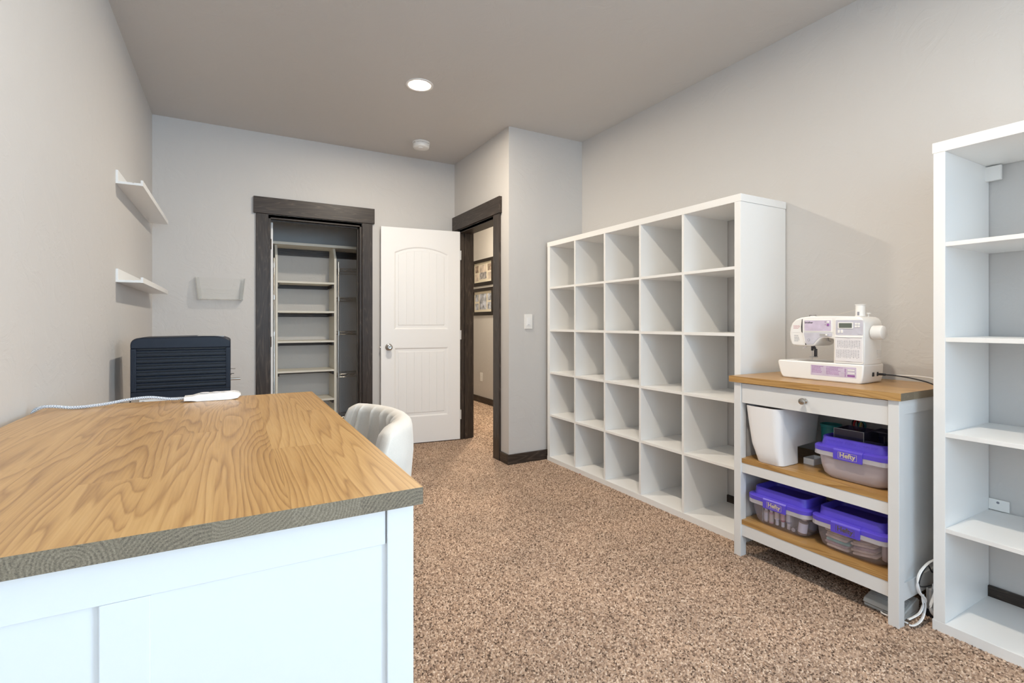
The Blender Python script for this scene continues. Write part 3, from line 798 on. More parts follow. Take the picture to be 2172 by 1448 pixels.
obj('braided_cord', bm, 'braided_cord', t, smooth=True)

# ------------------------------------------------------------------ small white cabinet and black louvred appliance
t = thing('side_cabinet', 'small white cabinet under the black louvred appliance', 'cabinet', (-0.22, 3.30, 0))
bx('top', -0.412, -0.020, 3.128, 3.50, 0.735, 0.757, white.name, t, 0.001)
bx('side_panel', -0.410, -0.392, 3.135, 3.495, 0, 0.735, white.name, t); bx('side_panel', -0.040, -0.022, 3.135, 3.495, 0, 0.735, white.name, t)
bx('back_panel', -0.392, -0.040, 3.480, 3.495, 0, 0.735, white.name, t)
bx('door', -0.391, -0.041, 3.135, 3.152, 0.02, 0.732, white.name, t)
bm = new_bm(); lathe(bm, [(0.006, 3.128), (0.006, 3.125), (0.003, 3.124)], -0.396, 0.746, 12, 'y'); obj('screw_cap', bm, 'grey_plastic', t)

def appliance():
    xa, xb, yf, yb, za, zb = -0.454, -0.009, 3.150, 3.46, 0.757, 1.077
    t = thing('louvred_appliance', 'black box shaped appliance with louvred front and rounded top', 'appliance', ((xa + xb) / 2, 3.30, za))
    # housing outline with rounded top corners, the right one longer
    out = [(xa, za), (xb, za), (xb, 1.048)]
    for k in range(1, 8): a = PI / 2 * k / 8; out.append((xb - 0.095 * (1 - math.cos(a)), 1.048 + 0.029 * math.sin(a)))
    out.append((xb - 0.13, zb)); out.append((xa + 0.05, 1.072))
    for k in range(1, 7): a = PI / 2 * k / 7; out.append((xa + 0.035 - 0.035 * math.sin(a), 1.038 + 0.032 * math.cos(a)))
    out.append((xa, 1.036))
    zl0, zl1 = 0.797, 1.0115
    bm = new_bm(); prism(bm, out, 'y', yf + 0.012, yb); obj('housing', bm, 'appliance_black', t, 0.008, 3, smooth=True)
    bm = new_bm()
    top = [p for p in out if p[1] >= 1.0]
    prism(bm, [(xa + 0.002, zl1 + 0.004), (xb - 0.002, zl1 + 0.004)] + [((p[0] - (xa + xb) / 2) * 0.992 + (xa + xb) / 2, p[1] - 0.003) for p in top], 'y', yf, yf + 0.014)
    obj('top_fascia', bm, 'appliance_black', t, 0.004, 3, smooth=True)
    bx('bottom_fascia', xa + 0.002, xb - 0.002, yf, yf + 0.013, za, zl0 - 0.004, 'appliance_black', t, 0.002)
    for a, b in ((xa + 0.002, xa + 0.026), (xb - 0.022, xb - 0.002)):
        s = bx('side_rail', a, b, yf, yf + 0.013, zl0 - 0.003, zl1 + 0.003, 'appliance_black', t, 0.002)
        bx('inner_rib', a + 0.008, a + 0.014, yf - 0.002, yf, zl0 + 0.012, zl1 - 0.012, 'appliance_black', s, 0.001)
        for z in (zl0 + 0.004, zl1 - 0.004):
            bm = new_bm(); lathe(bm, [(0.005, yf), (0.005, yf - 0.002)], (a + b) / 2, z, 10, 'y'); obj('screw', bm, 'appliance_black', s)
    bx('grille_back', xa + 0.026, xb - 0.022, yf + 0.0115, yf + 0.0122, zl0 - 0.003, zl1 + 0.003, 'appliance_dark', t)
    n = 13; p = (zl1 - zl0) / n
    for k in range(n):
        z = zl0 + p * k
        bm = new_bm()
        if k % 2 == 0: prism(bm, [(yf + 0.001, z + 0.002), (yf + 0.011, z + 0.006), (yf + 0.011, z + 0.012), (yf + 0.001, z + 0.0075)], 'x', xa + 0.026, xb - 0.022)
        else: prism(bm, [(yf + 0.004, z + 0.002), (yf + 0.011, z + 0.003), (yf + 0.011, z + 0.012), (yf + 0.006, z + 0.011)], 'x', xa + 0.026, xb - 0.022)
        obj('louvre', bm, 'appliance_black', t)
    bm = new_bm(); tube(bm, [(xb - 0.005, 3.25, 0.830), (0.040, 3.25, 0.830)], 0.007, 12); obj('chrome_bar', bm, 'chrome', t, smooth=True)
    bm = new_bm(); tube(bm, [(xb - 0.005, 3.25, 0.889), (0.012, 3.25, 0.887), (0.014, 3.25, 0.890)], 0.0022, 6); obj('hook', bm, 'steel', t)
    bm = new_bm(); tube(bm, [(xb - 0.005, 3.25, 0.845), (xb + 0.003, 3.25, 0.860), (0.008, 3.25, 0.861)], 0.0022, 6); obj('hook', bm, 'steel_dark', t)
    bm = new_bm(); tube(bm, spline([(xa + 0.006, 3.22, 0.78), (xa - 0.004, 3.18, 0.72), (xa + 0.004, 3.165, 0.5), (xa - 0.004, 3.17, 0.2), (xa + 0.0, 3.20, 0.008), (xa - 0.03, 3.3, 0.008)]), 0.003, 8); obj('power_cord', bm, 'black_plastic', t, smooth=True)
    bm = new_bm(); box(bm, xb - 0.16, xb - 0.03, 3.22, 3.40, 1.070, 1.0785); obj('top_control_plate', bm, 'grey_plastic', t, 0.003)
appliance()

# ------------------------------------------------------------------ upholstered chair
def chair():
    cx, cy = 0.31, 1.690
    t = thing('upholstered_chair', 'cream upholstered barrel chair with channel tufted back at the desk', 'chair', (cx, cy, 0), 0, local=True)
    def ax(z):      # half depth of the outer shell at height z
        pts = [(0.40, 0.150), (0.51, 0.188), (0.64, 0.213), (0.75, 0.222), (0.85, 0.216)]
        for (z0, a), (z1, b) in zip(pts, pts[1:]):
            if z <= z1: return a + (b - a) * (z - z0) / (z1 - z0)
        return 0.216
    def by(z): return ax(z) * 1.38
    th = 0.062
    N = 150
    loops = []
    zt, zb = 0.847, 0.40
    for i in range(N + 1):
        u = i / N
        def angle_at(z): return math.radians(63 + 34 * min(1.0, max(0.0, (0.85 - z) / 0.30)) ** 0.8) * (2 * u - 1)
        e = min(u, 1 - u) / 0.022
        f = 1.0 if e >= 1 else math.sqrt(max(0.02, 1 - (1 - e) ** 2))        # rounds the wing ends
        lip = abs(2 * u - 1)
        top = zt - 0.02 * max(0, (lip - 0.85) / 0.15) ** 2
        ch = 8
        ph = (u * ch) % 1.0; dist = min(ph, 1 - ph) / ch * 0.62
        g = 0.010 * math.exp(-(dist / 0.0045) ** 2) if 0.07 < u < 0.93 else 0
        puff = 0.004 * math.sin(PI * ph) if 0.07 < u < 0.93 else 0
        prof = []
        M = 16
        def pt(off, z):
            a = ax(z) - off; b = by(z) - off
            ang = angle_at(z)
            return (a * math.cos(ang), b * math.sin(ang), z)
        for k in range(M + 1):          # inner, bottom to top
            z = zb + (top - 0.028 - zb) * k / M
            prof.append(pt(th / 2 + (th / 2) * f + g - puff, z))
        for k in range(1, 8):           # rolled top
            a = PI * k / 8
            off = th / 2 + (th / 2 * f + (g - puff) * (1 - k / 8)) * math.cos(a)
            prof.append(pt(off, top - 0.028 + 0.028 * math.sin(a)))
        for k in range(M + 1):
            z = top - 0.028 + (zb - top + 0.028) * k / M
            prof.append(pt(th / 2 - th / 2 * f, z))
        loops.append(prof)
    bm = new_bm(); loft(bm, loops, True, True)
    back = obj('backrest', bm, 'chair_fabric', t, smooth=True, angle=60)
    # piping along the near and far wing edges
    for u in (0.030, 0.970):
        L = loops[int(round(u * N))]
        bm = new_bm(); tube(bm, [Vector(p) * 1.0 for p in L[2:16]], 0.0022, 6); obj('piping', bm, 'chair_fabric', back, smooth=True)
    bm = new_bm()
    lp = []
    for z, s in ((0.400, 0.86), (0.415, 0.97), (0.45, 1.0), (0.485, 0.985), (0.500, 0.93), (0.504, 0.7)):
        lp.append([(-0.07 + (x) * s, y * s, z) for x, y, _ in rrect(-0.22, 0.20, -0.215, 0.215, 0.09, 0, 6)])
    loft(bm, lp); obj('seat', bm, 'chair_fabric', t, smooth=True, angle=60)
    for x, y in ((-0.20, -0.15), (-0.20, 0.15), (0.06, -0.15), (0.06, 0.15)):
        bm = new_bm(); loft(bm, [[(x * s + dx * r, y * s + dy * r, z) for dx, dy in ((1, 0), (0.7, 0.7), (0, 1), (-0.7, 0.7), (-1, 0), (-0.7, -0.7), (0, -1), (0.7, -0.7))] for z, r, s in ((0, 0.011, 1.12), (0.41, 0.018, 1.0))])
        obj('leg', bm, 'black_plastic', t, smooth=True)
chair()

# ------------------------------------------------------------------ sewing table
ST = thing('sewing_table', 'white side table with oak top, drawer and two oak shelves', 'table', (2.40, 1.28, 0), math.radians(0.86))
def sx(name, x0, x1, y0, y1, z0, z1, m, bevel=0.0, par=None): return bx(name, x0, x1, y0, y1, z0, z1, m, par or ST, bevel)
TX0, TX1, TY0, TY1, TZ = 2.166, 2.672, 0.908, 1.644, 0.885
ST.rotation_euler = (0, 0, 0); ROOT[ST.name] = Matrix.Translation((2.40, 1.28, 0))
staves(ST, TX0, TX1, TY0, TY1, TZ - 0.029, TZ, 5, [[0.4], [0.75], [0.3], [0.6], [0.5]], 'oak_warm')
L0, L1 = TX0 + 0.010, TX1 - 0.012
FY0, FY1 = TY0 + 0.010, TY1 - 0.022
for xa in (L0, L1 - 0.042):
    for ya in (FY0, FY1 - 0.037): sx('leg', xa, xa + 0.042, ya, ya + 0.037, 0, TZ - 0.029, 'white_lacquer', 0.0015)
dr = sx('drawer', L0 + 0.006, L0 + 0.024, FY0 + 0.039, FY1 - 0.039, 0.757, TZ - 0.033, 'white_lacquer', 0.0012)
bm = new_bm(); lathe(bm, [(0.011, -0.001), (0.011, -0.003), (0.005, -0.006), (0.005, -0.014), (0.011, -0.018), (0.0145, -0.024), (0.0135, -0.030), (0.008, -0.033)], 1.272, 0.807, 20, 'x')
bmesh.ops.translate(bm, verts=bm.verts, vec=(L0 + 0.006, 0, 0)); obj('knob', bm, 'nickel', dr, smooth=True, angle=50)
sx('drawer_box', L0 + 0.024, L1 - 0.05, FY0 + 0.045, FY1 - 0.045, 0.770, 0.845, 'white_lacquer')
for zt in (0.484, 0.182):
    n = 4; x0, x1 = L0 + 0.008, L1 - 0.012; w = (x1 - x0) / n
    for k in range(n):
        o = sx('shelf_stave', x0 + k * w, x0 + (k + 1) * w, FY0 + 0.030, FY1 - 0.030, zt - 0.022, zt, 'oak_warm')
    sx('front_rail', L0 + 0.010, L0 + 0.028, FY0 + 0.037, FY1 - 0.037, zt - 0.070 if zt > 0.3 else zt - 0.080, zt - 0.0225, 'white_lacquer', 0.001)
    sx('back_rail', L1 - 0.030, L1 - 0.012, FY0 + 0.037, FY1 - 0.037, zt - 0.070, zt - 0.0225, 'white_lacquer', 0.001)
for ya, s in ((FY0 + 0.003, 1), (FY1 - 0.021, -1)):
    sx('side_rail', L0 + 0.042, L1 - 0.042, ya, ya + 0.018, 0.800, TZ - 0.0295, 'white_lacquer', 0.001)
    sx('side_rail', L0 + 0.042, L1 - 0.042, ya, ya + 0.018, 0.092, 0.160, 'white_lacquer', 0.001)
    sx('side_panel', L0 + 0.041, L1 - 0.041, ya + 0.007, ya + 0.015, 0.160, 0.800, 'white_lacquer')
sx('back_panel', L1 - 0.014, L1 - 0.006, FY0 + 0.037, FY1 - 0.037, 0.16, 0.80, 'white_lacquer')

# ------------------------------------------------------------------ sewing machine
def sewing_machine():
    ang = math.atan2(-0.99982, 0.019)
    t = thing('sewing_machine', 'white electronic sewing machine with lilac panels on the side table', 'sewing machine', (2.335, 1.471, 0.8850), ang, local=True)
    D = 0.178
    # bed: free arm base
    bm = new_bm()
    base = [(-0.0215, 0.0835), (-0.0245, 0.074), (-0.021, 0.055), (-0.012, 0.022), (-0.004, 0.006), (0.006, 0.0), (0.336, 0.0), (0.344, 0.004), (0.350, 0.030), (0.3535, 0.0835)]
    prism(bm, base, 'y', 0.0, D); obj('bed', bm, 'plastic_white', t, 0.008, 3, smooth=True, angle=30)
    bm = new_bm(); box(bm, 0.1290, 0.1298, -0.0004, 0.004, 0.006, 0.082); obj('bed_seam', bm, 'plastic_white', t)
    bm = new_bm(); box(bm, 0.06, 0.215, 0.02, 0.12, 0.0833, 0.0843); obj('needle_plate', bm, 'steel', t, 0.0004)
    # column + arm + head
    o = [(0.3535, 0.080), (0.3545, 0.258), (0.351, 0.272), (0.343, 0.283), (0.330, 0.2895), (0.30, 0.292), (0.24, 0.2935), (0.178, 0.294), (0.12, 0.2925), (0.085, 0.288), (0.060, 0.2795), (0.043, 0.262), (0.034, 0.240), (0.0305, 0.211), (0.033, 0.185), (0.040, 0.163), (0.0495, 0.156), (0.10, 0.1545), (0.138, 0.1555), (0.148, 0.160), (0.160, 0.174), (0.172, 0.188), (0.187, 0.1945), (0.205, 0.195), (0.2295, 0.190), (0.2290, 0.080)]
    bm = new_bm(); prism(bm, o, 'y', 0.006, 0.160); obj('arm_and_column', bm, 'plastic_white', t, 0.010, 3, smooth=True, angle=30)
    # front skins, slightly proud
    def skin(name, pts, m, y=0.0045, th=0.003, par=t, bv=0.0008):
        bm = new_bm(); prism(bm, pts, 'y', y, y + th); return obj(name, bm, m, par, bv)
    def rr(x0, x1, z0, z1, r=0.003): return [(x, z) for x, z, _ in rrect(x0, x1, z0, z1, r, 0, 3)]
    col = skin('column_face', rr(0.2375, 0.3525, 0.086, 0.279, 0.006), 'plastic_white', 0.001, 0.006)
    head = skin('head_face', rr(0.1000, 0.2230, 0.222, 0.279, 0.003), 'plastic_white', 0.0035, 0.004)
    lil = skin('lilac_panel', rr(0.1035, 0.2205, 0.2265, 0.2740, 0.002), 'lilac', 0.0030, 0.001, head, 0)
    RX = Matrix.Rotation(PI / 2, 4, 'X')
    text_mesh('brand_lettering', 'brother', 0.0125, 'ink', lil, Matrix.Translation((0.1235, 0.0029, 0.2645)) @ RX, 0.0002, 0.0002, 0.95)
    for z, m in ((0.2685, 'plastic_white'), (0.2560, 'ink_purple')):
        bm = new_bm(); lathe(bm, [(0.005, 0.0030), (0.005, 0.0005), (0.003, 0.0)], 0.2085, z - 0.002, 16, 'y'); obj('button', bm, m, head, smooth=True)
        bm = new_bm(); box(bm, 0.195, 0.1975, 0.0026, 0.0032, z - 0.003, z - 0.0005); obj('icon', bm, 'ink', lil)
    low = skin('lower_head_face', [(0.1005, 0.217), (0.2240, 0.217), (0.2240, 0.203), (0.187, 0.2015), (0.168, 0.195), (0.155, 0.181), (0.143, 0.165), (0.118, 0.163), (0.110, 0.164)], 'lilac_pale', 0.0035)
    bm = new_bm(); box(bm, 0.0305, 0.2295, 0.0050, 0.0062, 0.2185, 0.2195); obj('head_seam', bm, 'plastic_white', t)
    s = skin('lever_slot', rr(0.172, 0.209, 0.2035, 0.2135, 0.002), 'grey_plastic', 0.0025, 0.002, low, 0)
    bm = new_bm(); box(bm, 0.1985, 0.2065, -0.002, 0.003, 0.205, 0.2125); obj('speed_lever', bm, 'plastic_white', s, 0.001)
    bm = new_bm(); lathe(bm, [(0.006, 0.0035), (0.006, 0.0028)], 0.1225, 0.1835, 18, 'y'); dsk = obj('feed_icon', bm, 'ink_grey', low)
    bm = new_bm(); lathe(bm, [(0.0045, 0.0029), (0.0045, 0.0025)], 0.1225, 0.1835, 18, 'y'); obj('icon_ring', bm, 'lilac_pale', dsk)
    # thread slot and needle-end cover
    bm = new_bm(); prism(bm, [(0.0905, 0.279), (0.0935, 0.281), (0.0935, 0.220), (0.0980, 0.215), (0.1080, 0.166), (0.1105, 0.163), (0.1085, 0.160), (0.1060, 0.162), (0.0950, 0.213), (0.0885, 0.221), (0.0870, 0.245)], 'y', 0.0042, 0.0062); obj('thread_slot', bm, 'steel_dark', t)
    bm = new_bm(); prism(bm, [(0.094, 0.279), (0.0995, 0.279), (0.0995, 0.214), (0.108, 0.169), (0.106, 0.165), (0.094, 0.214)], 'y', 0.003, 0.008); obj('slot_cover', bm, 'plastic_white', t, 0.0008)
    # dashes of print: rows of words too small to read
    def dashes(name, x0, x1, z0, z1, rows, m, y, par, vert=False, fill=0.85):
        bm = new_bm(); rnd = random.Random(name + str(x0) + str(z0))
        n = rows
        for i in range(n):
            if not vert:
                zc = z1 - (i + 0.5) * (z1 - z0) / n; h = (z1 - z0) / n * 0.42; x = x0; end = x0 + (x1 - x0) * (rnd.uniform(0.65, 1) * fill + (1 - fill))
                while x < end:
                    w = rnd.uniform(0.002, 0.006); w = min(w, end - x); box(bm, x, x + w, y - 0.0002, y, zc - h / 2, zc + h / 2); x += w + 0.0012
            else:
                xc = x0 + (i + 0.5) * (x1 - x0) / n; w = (x1 - x0) / n * 0.30; z = z1; end = z0 + (z1 - z0) * rnd.uniform(0, 0.18)
                while z > end:
                    h = rnd.uniform(0.0008, 0.0026); box(bm, xc - w * rnd.uniform(0.5, 1), xc + w * rnd.uniform(0.5, 1), y - 0.0002, y, z - h, z); z -= h + rnd.uniform(0.0012, 0.0022)
        return obj(name, bm, m, par)
    dashes('printed_lines', 0.050, 0.083, 0.2345, 0.252, 4, 'ink_red', 0.0059, t)
    dashes('printed_lines', 0.054, 0.080, 0.1745, 0.206, 6, 'ink_grey', 0.0059, t)
    # panel with display
    pan = skin('control_panel', rr(0.2420, 0.3510, 0.2095, 0.2750, 0.005), 'lilac_pale', 0.0004, 0.001, col, 0)
    bez = skin('display_bezel', rr(0.2520, 0.3135, 0.2375, 0.2655, 0.003), 'plastic_white', -0.0018, 0.0025, pan, 0.0006)
    skin('display', rr(0.2565, 0.3090, 0.2412, 0.2618, 0.001), 'lcd', -0.0022, 0.0006, bez, 0)
    for x in (0.3245, 0.3350):
        for z in (0.2585, 0.2480): skin('key', rr(x - 0.0045, x + 0.0045, z - 0.0042, z + 0.0042, 0.002), 'plastic_white', -0.0018, 0.003, pan, 0.0006)
    for x in (0.2555, 0.2680): skin('key', rr(x - 0.0042, x + 0.0042, 0.2185, 0.2325, 0.002), 'plastic_white', -0.0018, 0.003, pan, 0.0006)
    dashes('model_print', 0.331, 0.347, 0.2125, 0.2155, 1, 'ink_grey', 0.0003, pan)
    # stitch chart door
    ch = skin('stitch_chart', rr(0.2400, 0.3475, 0.0945, 0.1995, 0.002), 'card_white', -0.0008, 0.002, col, 0.0006)
    bm = new_bm(); box(bm, 0.2400, 0.3480, -0.0030, 0.001, 0.1999, 0.2016); obj('chart_lip', bm, 'plastic_white', ch)
    dashes('chart_symbols', 0.2485, 0.3420, 0.1515, 0.1865, 14, 'ink_grey', -0.0009, ch, True)
    dashes('chart_symbols', 0.2445, 0.3380, 0.1080, 0.1450, 14, 'ink_grey', -0.0009, ch, True)
    for z in (0.0975, 0.1965):
        bm = new_bm(); box(bm, 0.285, 0.302, -0.0030, 0.0, z - 0.0010, z + 0.0010); obj('finger_tab', bm, 'card_white', ch)
    # bed sticker
    st = skin('feature_sticker', rr(0.1340, 0.3255, 0.0235, 0.0700, 0.001), 'lilac', -0.0004, 0.001, t, 0)
    dashes('sticker_print', 0.139, 0.192, 0.034, 0.068, 6, 'ink_purple', -0.0004, st)
    dashes('sticker_print', 0.202, 0.272, 0.031, 0.067, 7, 'ink_purple', -0.0004, st)
    text_mesh('sticker_lettering', 'INCLUDES', 0.0085, 'ink_purple', st, Matrix.Translation((0.2825, -0.0005, 0.045)) @ RX @ Matrix.Rotation(PI / 2, 4, 'Z'), 0.0001, 0.0002, 0.85)
    for z, m in ((0.0575, 'card_white'), (0.0445, 'card_white'), (0.0325, 'ink_purple')):
        k = skin('sticker_icon', rr(0.2895, 0.3205, z - 0.0045, z + 0.0045, 0.0006), 'ink_grey', -0.0007, 0.0005, st, 0)
        skin('icon_fill', rr(0.2905, 0.3195, z - 0.0035, z + 0.0035, 0.0006), m if m != 'ink_purple' else 'ink_purple', -0.0010, 0.0004, k, 0)
    # hand wheel
    bm = new_bm(); lathe(bm, [(0.016, 0.350), (0.016, 0.3585), (0.028, 0.3590), (0.030, 0.3615), (0.0305, 0.392), (0.029, 0.399), (0.024, 0.402)], 0.068, 0.2215, 32, 'x'); obj('hand_wheel', bm, 'plastic_white', t, smooth=True, angle=40)
    # side sockets and cooling ribs
    for y, w in ((0.087, 0.007), (0.126, 0.005)):
        bm = new_bm(); box(bm, 0.346, 0.3535, y - w, y + w, 0.030, 0.048); obj('side_socket', bm, 'black_plastic', t, 0.001)
    for k in range(6):
        bm = new_bm(); box(bm, 0.3525, 0.3558, 0.115, 0.150, 0.105 + k * 0.007, 0.108 + k * 0.007); obj('cooling_rib', bm, 'plastic_white', t, 0.0008)
    # spool of thread on its pin
    sp = None
    bm = new_bm(); lathe(bm, [(0.0205, 0.292), (0.0205, 0.2945), (0.0185, 0.296), (0.0185, 0.341), (0.0205, 0.3425), (0.0205, 0.345), (0.006, 0.345)], 0.300, 0.090, 28, 'z'); sp = obj('thread_spool', bm, 'plastic_white', t, smooth=True, angle=40)
    bm = new_bm(); box(bm, 0.296, 0.304, 0.0705, 0.0722, 0.296, 0.312); obj('spool_slit', bm, 'ink_grey', sp)
    bm = new_bm(); lathe(bm, [(0.003, 0.286), (0.003, 0.302), (0.009, 0.3025), (0.0095, 0.307), (0.004, 0.308)], 0.3185, 0.120, 14, 'z'); obj('bobbin_winder', bm, 'plastic_white', t, smooth=True)
    bm = new_bm(); tube(bm, [(0.285, 0.090, 0.322), (0.19, 0.090, 0.298), (0.105, 0.085, 0.2955)], 0.0004, 4); obj('upper_thread', bm, 'mat_cream', t)
    bm = new_bm(); lathe(bm, [(0.013, 0.289), (0.011, 0.295), (0.005, 0.297)], 0.098, 0.085, 16, 'z'); obj('top_guide', bm, 'plastic_white', t, smooth=True)
    bm = new_bm()
    tube(bm, [(0.080, 0.085, 0.294), (0.082, 0.085, 0.300), (0.092, 0.085, 0.299), (0.094, 0.085, 0.294)], 0.0012, 5); tube(bm, [(0.094, 0.085, 0.298), (0.112, 0.085, 0.300), (0.113, 0.085, 0.294)], 0.001, 5); obj('wire_guide', bm, 'steel_dark', t)
    # needle area
    bm = new_bm(); box(bm, 0.1045, 0.1115, 0.055, 0.066, 0.132, 0.157); obj('needle_bar', bm, 'steel_dark', t, 0.001)
    bm = new_bm(); lathe(bm, [(0.0012, 0.088), (0.0012, 0.135)], 0.108, 0.060, 8); obj('needle', bm, 'steel', t)
    bm = new_bm(); box(bm, 0.112, 0.124, 0.050, 0.064, 0.141, 0.149); lathe(bm, [(0.004, 0.146), (0.004, 0.157)], 0.118, 0.060, 10); obj('needle_clamp', bm, 'steel_dark', t, 0.001)
    bm = new_bm(); box(bm, 0.117, 0.128, 0.056, 0.068, 0.106, 0.141); obj('presser_bar', bm, 'steel_dark', t, 0.0015)
    bm = new_bm(); prism(bm, [(0.102, 0.1035), (0.106, 0.1015), (0.131, 0.1015), (0.131, 0.1055), (0.118, 0.1065), (0.110, 0.106)], 'y', 0.040, 0.068); obj('presser_foot', bm, 'steel', t, 0.001)
    bm = new_bm(); prism(bm, [(0.088, 0.155), (0.093, 0.155), (0.091, 0.146), (0.084, 0.1425), (0.079, 0.1425), (0.079, 0.1455), (0.086, 0.147)], 'y', 0.030, 0.040); obj('thread_hook', bm, 'card_white', t, 0.0006)
    bm = new_bm(); prism(bm, [(0.180, 0.194), (0.187, 0.194), (0.189, 0.182), (0.197, 0.180), (0.197, 0.1775), (0.186, 0.178), (0.181, 0.184)], 'y', 0.040, 0.052); obj('presser_lever', bm, 'grey_plastic', t, 0.0008)
sewing_machine()

# ------------------------------------------------------------------ plastic boxes with purple lids
RQ = -PI / 2      # local -y faces the room, local x runs towards the camera
def latch_bin(label, yc, xf, z, mat_body, gold, emboss=False):
    t = thing('storage_box', label, 'storage box', (xf, yc, z), RQ, local=True)
    W, Dp, Hb = 0.305, 0.215, 0.118
    bm = new_bm()
    lv = [(0.0, 0.106, 0.030, 0.048), (0.004, 0.114, 0.022, 0.048), (0.018, 0.126, 0.012, 0.046), (0.05, 0.134, 0.008, 0.042), (0.095, 0.139, 0.006, 0.038), (Hb, 0.141, 0.005, 0.036)]
    loops = [rrect(-hw, hw, ins, Dp - ins, r, zz, 6) for zz, hw, ins, r in lv]
    loft(bm, loops, True, False); obj('body', bm, mat_body, t, smooth=True, angle=60)
    # clear rim skirts
    bm = new_bm()
    loft(bm, [rrect(-W / 2 + 0.002, W / 2 - 0.002, -0.010, Dp + 0.010, 0.040, 0.098, 6), rrect(-W / 2, W / 2, -0.012, Dp + 0.012, 0.042, 0.099, 6), rrect(-W / 2 + 0.002, W / 2 - 0.002, -0.010, Dp + 0.010, 0.040, Hb + 0.002, 6)], False, False)
    obj('rim', bm, 'clear_rim', t, smooth=True, angle=60)
    for x in (-0.125, -0.095, 0.085, 0.120):
        bm = new_bm(); box(bm, x, x + 0.0015, -0.009, 0.004, 0.099, Hb); obj('rim_rib', bm, 'clear_rim', t)
    # lid: flange, step, raised wall, sunk top
    bm = new_bm()
    L = [(0.117, 0.004, 0.040), (0.117, 0.0, 0.042), (0.134, 0.0, 0.042), (0.139, 0.006, 0.040), (0.140, 0.022, 0.034), (0.174, 0.026, 0.032), (0.1765, 0.0285, 0.030), (0.1765, 0.0320, 0.028), (0.172, 0.034, 0.027), (0.148, 0.036, 0.026)]
    loops = [rrect(-W / 2 + i, W / 2 - i, -0.011 + i, Dp + 0.011 - i, r, zz, 6) for zz, i, r in L]
    loft(bm, loops, False, True); lid = obj('lid', bm, 'purple_plastic', t, smooth=True, angle=35)
    if emboss:
        text_mesh('embossed_lettering', 'STORE EXTRA STUFF', 0.019, 'purple_plastic', lid, Matrix.Translation((0.0, 0.0135, 0.158)) @ Matrix.Rotation(PI / 2, 4, 'X'), 0.0003, 0.0008, 1.08)
    # centre latch with the brand plate
    bm = new_bm(); prism(bm, [(-0.0165, 0.093), (-0.0125, 0.0925), (-0.0115, 0.120), (-0.008, 0.134), (0.004, 0.140), (0.004, 0.1425), (-0.011, 0.1385), (-0.0165, 0.132)], 'x', -0.058, 0.054)
    lt = obj('latch', bm, 'purple_plastic', t, 0.0012)
    m = 'gold_print' if gold else 'bronze_print'
    y = -0.0166
    for a, b, c, d in ((-0.038, 0.034, 0.1000, 0.1010), (-0.038, 0.034, 0.1255, 0.1265), (-0.038, -0.0368, 0.1000, 0.1265), (0.0328, 0.034, 0.1000, 0.1265)):
        bm = new_bm(); box(bm, a, b, y - 0.0003, y + 0.0003, c, d); obj('plate_border', bm, m, lt)
    text_mesh('brand_lettering', 'Hefty', 0.0265, m, lt, Matrix.Translation((-0.002, y, 0.1142)) @ Matrix.Rotation(PI / 2, 4, 'X'), 0.0009, 0.0005, 1.02)
    return t
SZL, SZM = 0.182, 0.484
latch_bin('clear box with purple lid holding small bottles, on the low shelf', 1.4195, 2.205, SZL, 'clear_bin', True)
latch_bin('clear box with purple lid packed with folded fabric, on the low shelf', 1.1125, 2.205, SZL, 'clear_bin', False)
latch_bin('milky box with purple lid embossed with letters, on the middle shelf', 1.112, 2.222, SZM, 'milky_bin', True, True)

def bottle(label, x, y, z, r, h, body, cap, lab=None, flip=False, tilt=0.0, grp='small bottles in the clear box'):
    t = thing('bottle', label, 'bottle', (x, y, z), 0, group=grp, local=True)
    t.rotation_euler = (tilt, 0, 0)
    z0 = 0
    if not flip: pr = [(r * 0.9, 0), (r, 0.003), (r, h * 0.62), (r * 0.55, h * 0.68)]; cp = [(r * 0.66, h * 0.68), (r * 0.66, h * 0.98), (r * 0.5, h)]
    else: pr = [(r * 0.55, h * 0.32), (r, h * 0.38), (r, h * 0.97), (r * 0.85, h)]; cp = [(r * 0.5, 0), (r * 0.66, h * 0.02), (r * 0.66, h * 0.32)]
    bm = new_bm(); lathe(bm, pr, 0, 0, 14); obj('bottle_body', bm, body, t, smooth=True, angle=40)
    bm = new_bm(); lathe(bm, cp, 0, 0, 14); obj('cap', bm, cap, t, smooth=True, angle=40)
    if lab:
        a, b = (0.10, 0.55) if not flip else (0.45, 0.88)
        bm = new_bm(); lathe(bm, [(r * 1.02, h * a), (r * 1.02, h * b)], 0, 0, 14, 'z', False); obj('bottle_label', bm, lab, t, smooth=True)
bx_, bz = 2.2585, SZL + 0.006
data = [('cream', 1.505, 0.0105, 0.078, 'bottle_cream', 'card_white', 'label_white', False, 'cream bottle with a white cap, end of the row in the clear box'),
        ('pinkc', 1.478, 0.0105, 0.078, 'bottle_pink', 'card_white', 'bottle_cream', False, 'pale pink bottle with a white cap in the clear box'),
        ('clear', 1.450, 0.0110, 0.074, 'label_white', 'card_white', 'bottle_cream', True, 'whitish bottle standing on its cap in the clear box'),
        ('red', 1.421, 0.0110, 0.076, 'bottle_red', 'card_white', 'bottle_pink', True, 'red bottle standing on its white cap in the clear box'),
        ('blue', 1.392, 0.0120, 0.082, 'bottle_blue', 'card_white', 'label_white', True, 'blue grey bottle standing on its white cap in the clear box')]
for k, y, r, h, a, b, c, fl, lb in data: bottle(lb, bx_, y, bz, r, h, a, b, c, fl)
bottle('grey bottle with faint print behind the white labelled one', 2.299, 1.350, bz, 0.016, 0.092, 'grey_plastic', 'grey_plastic', 'label_white', False, 0.12)
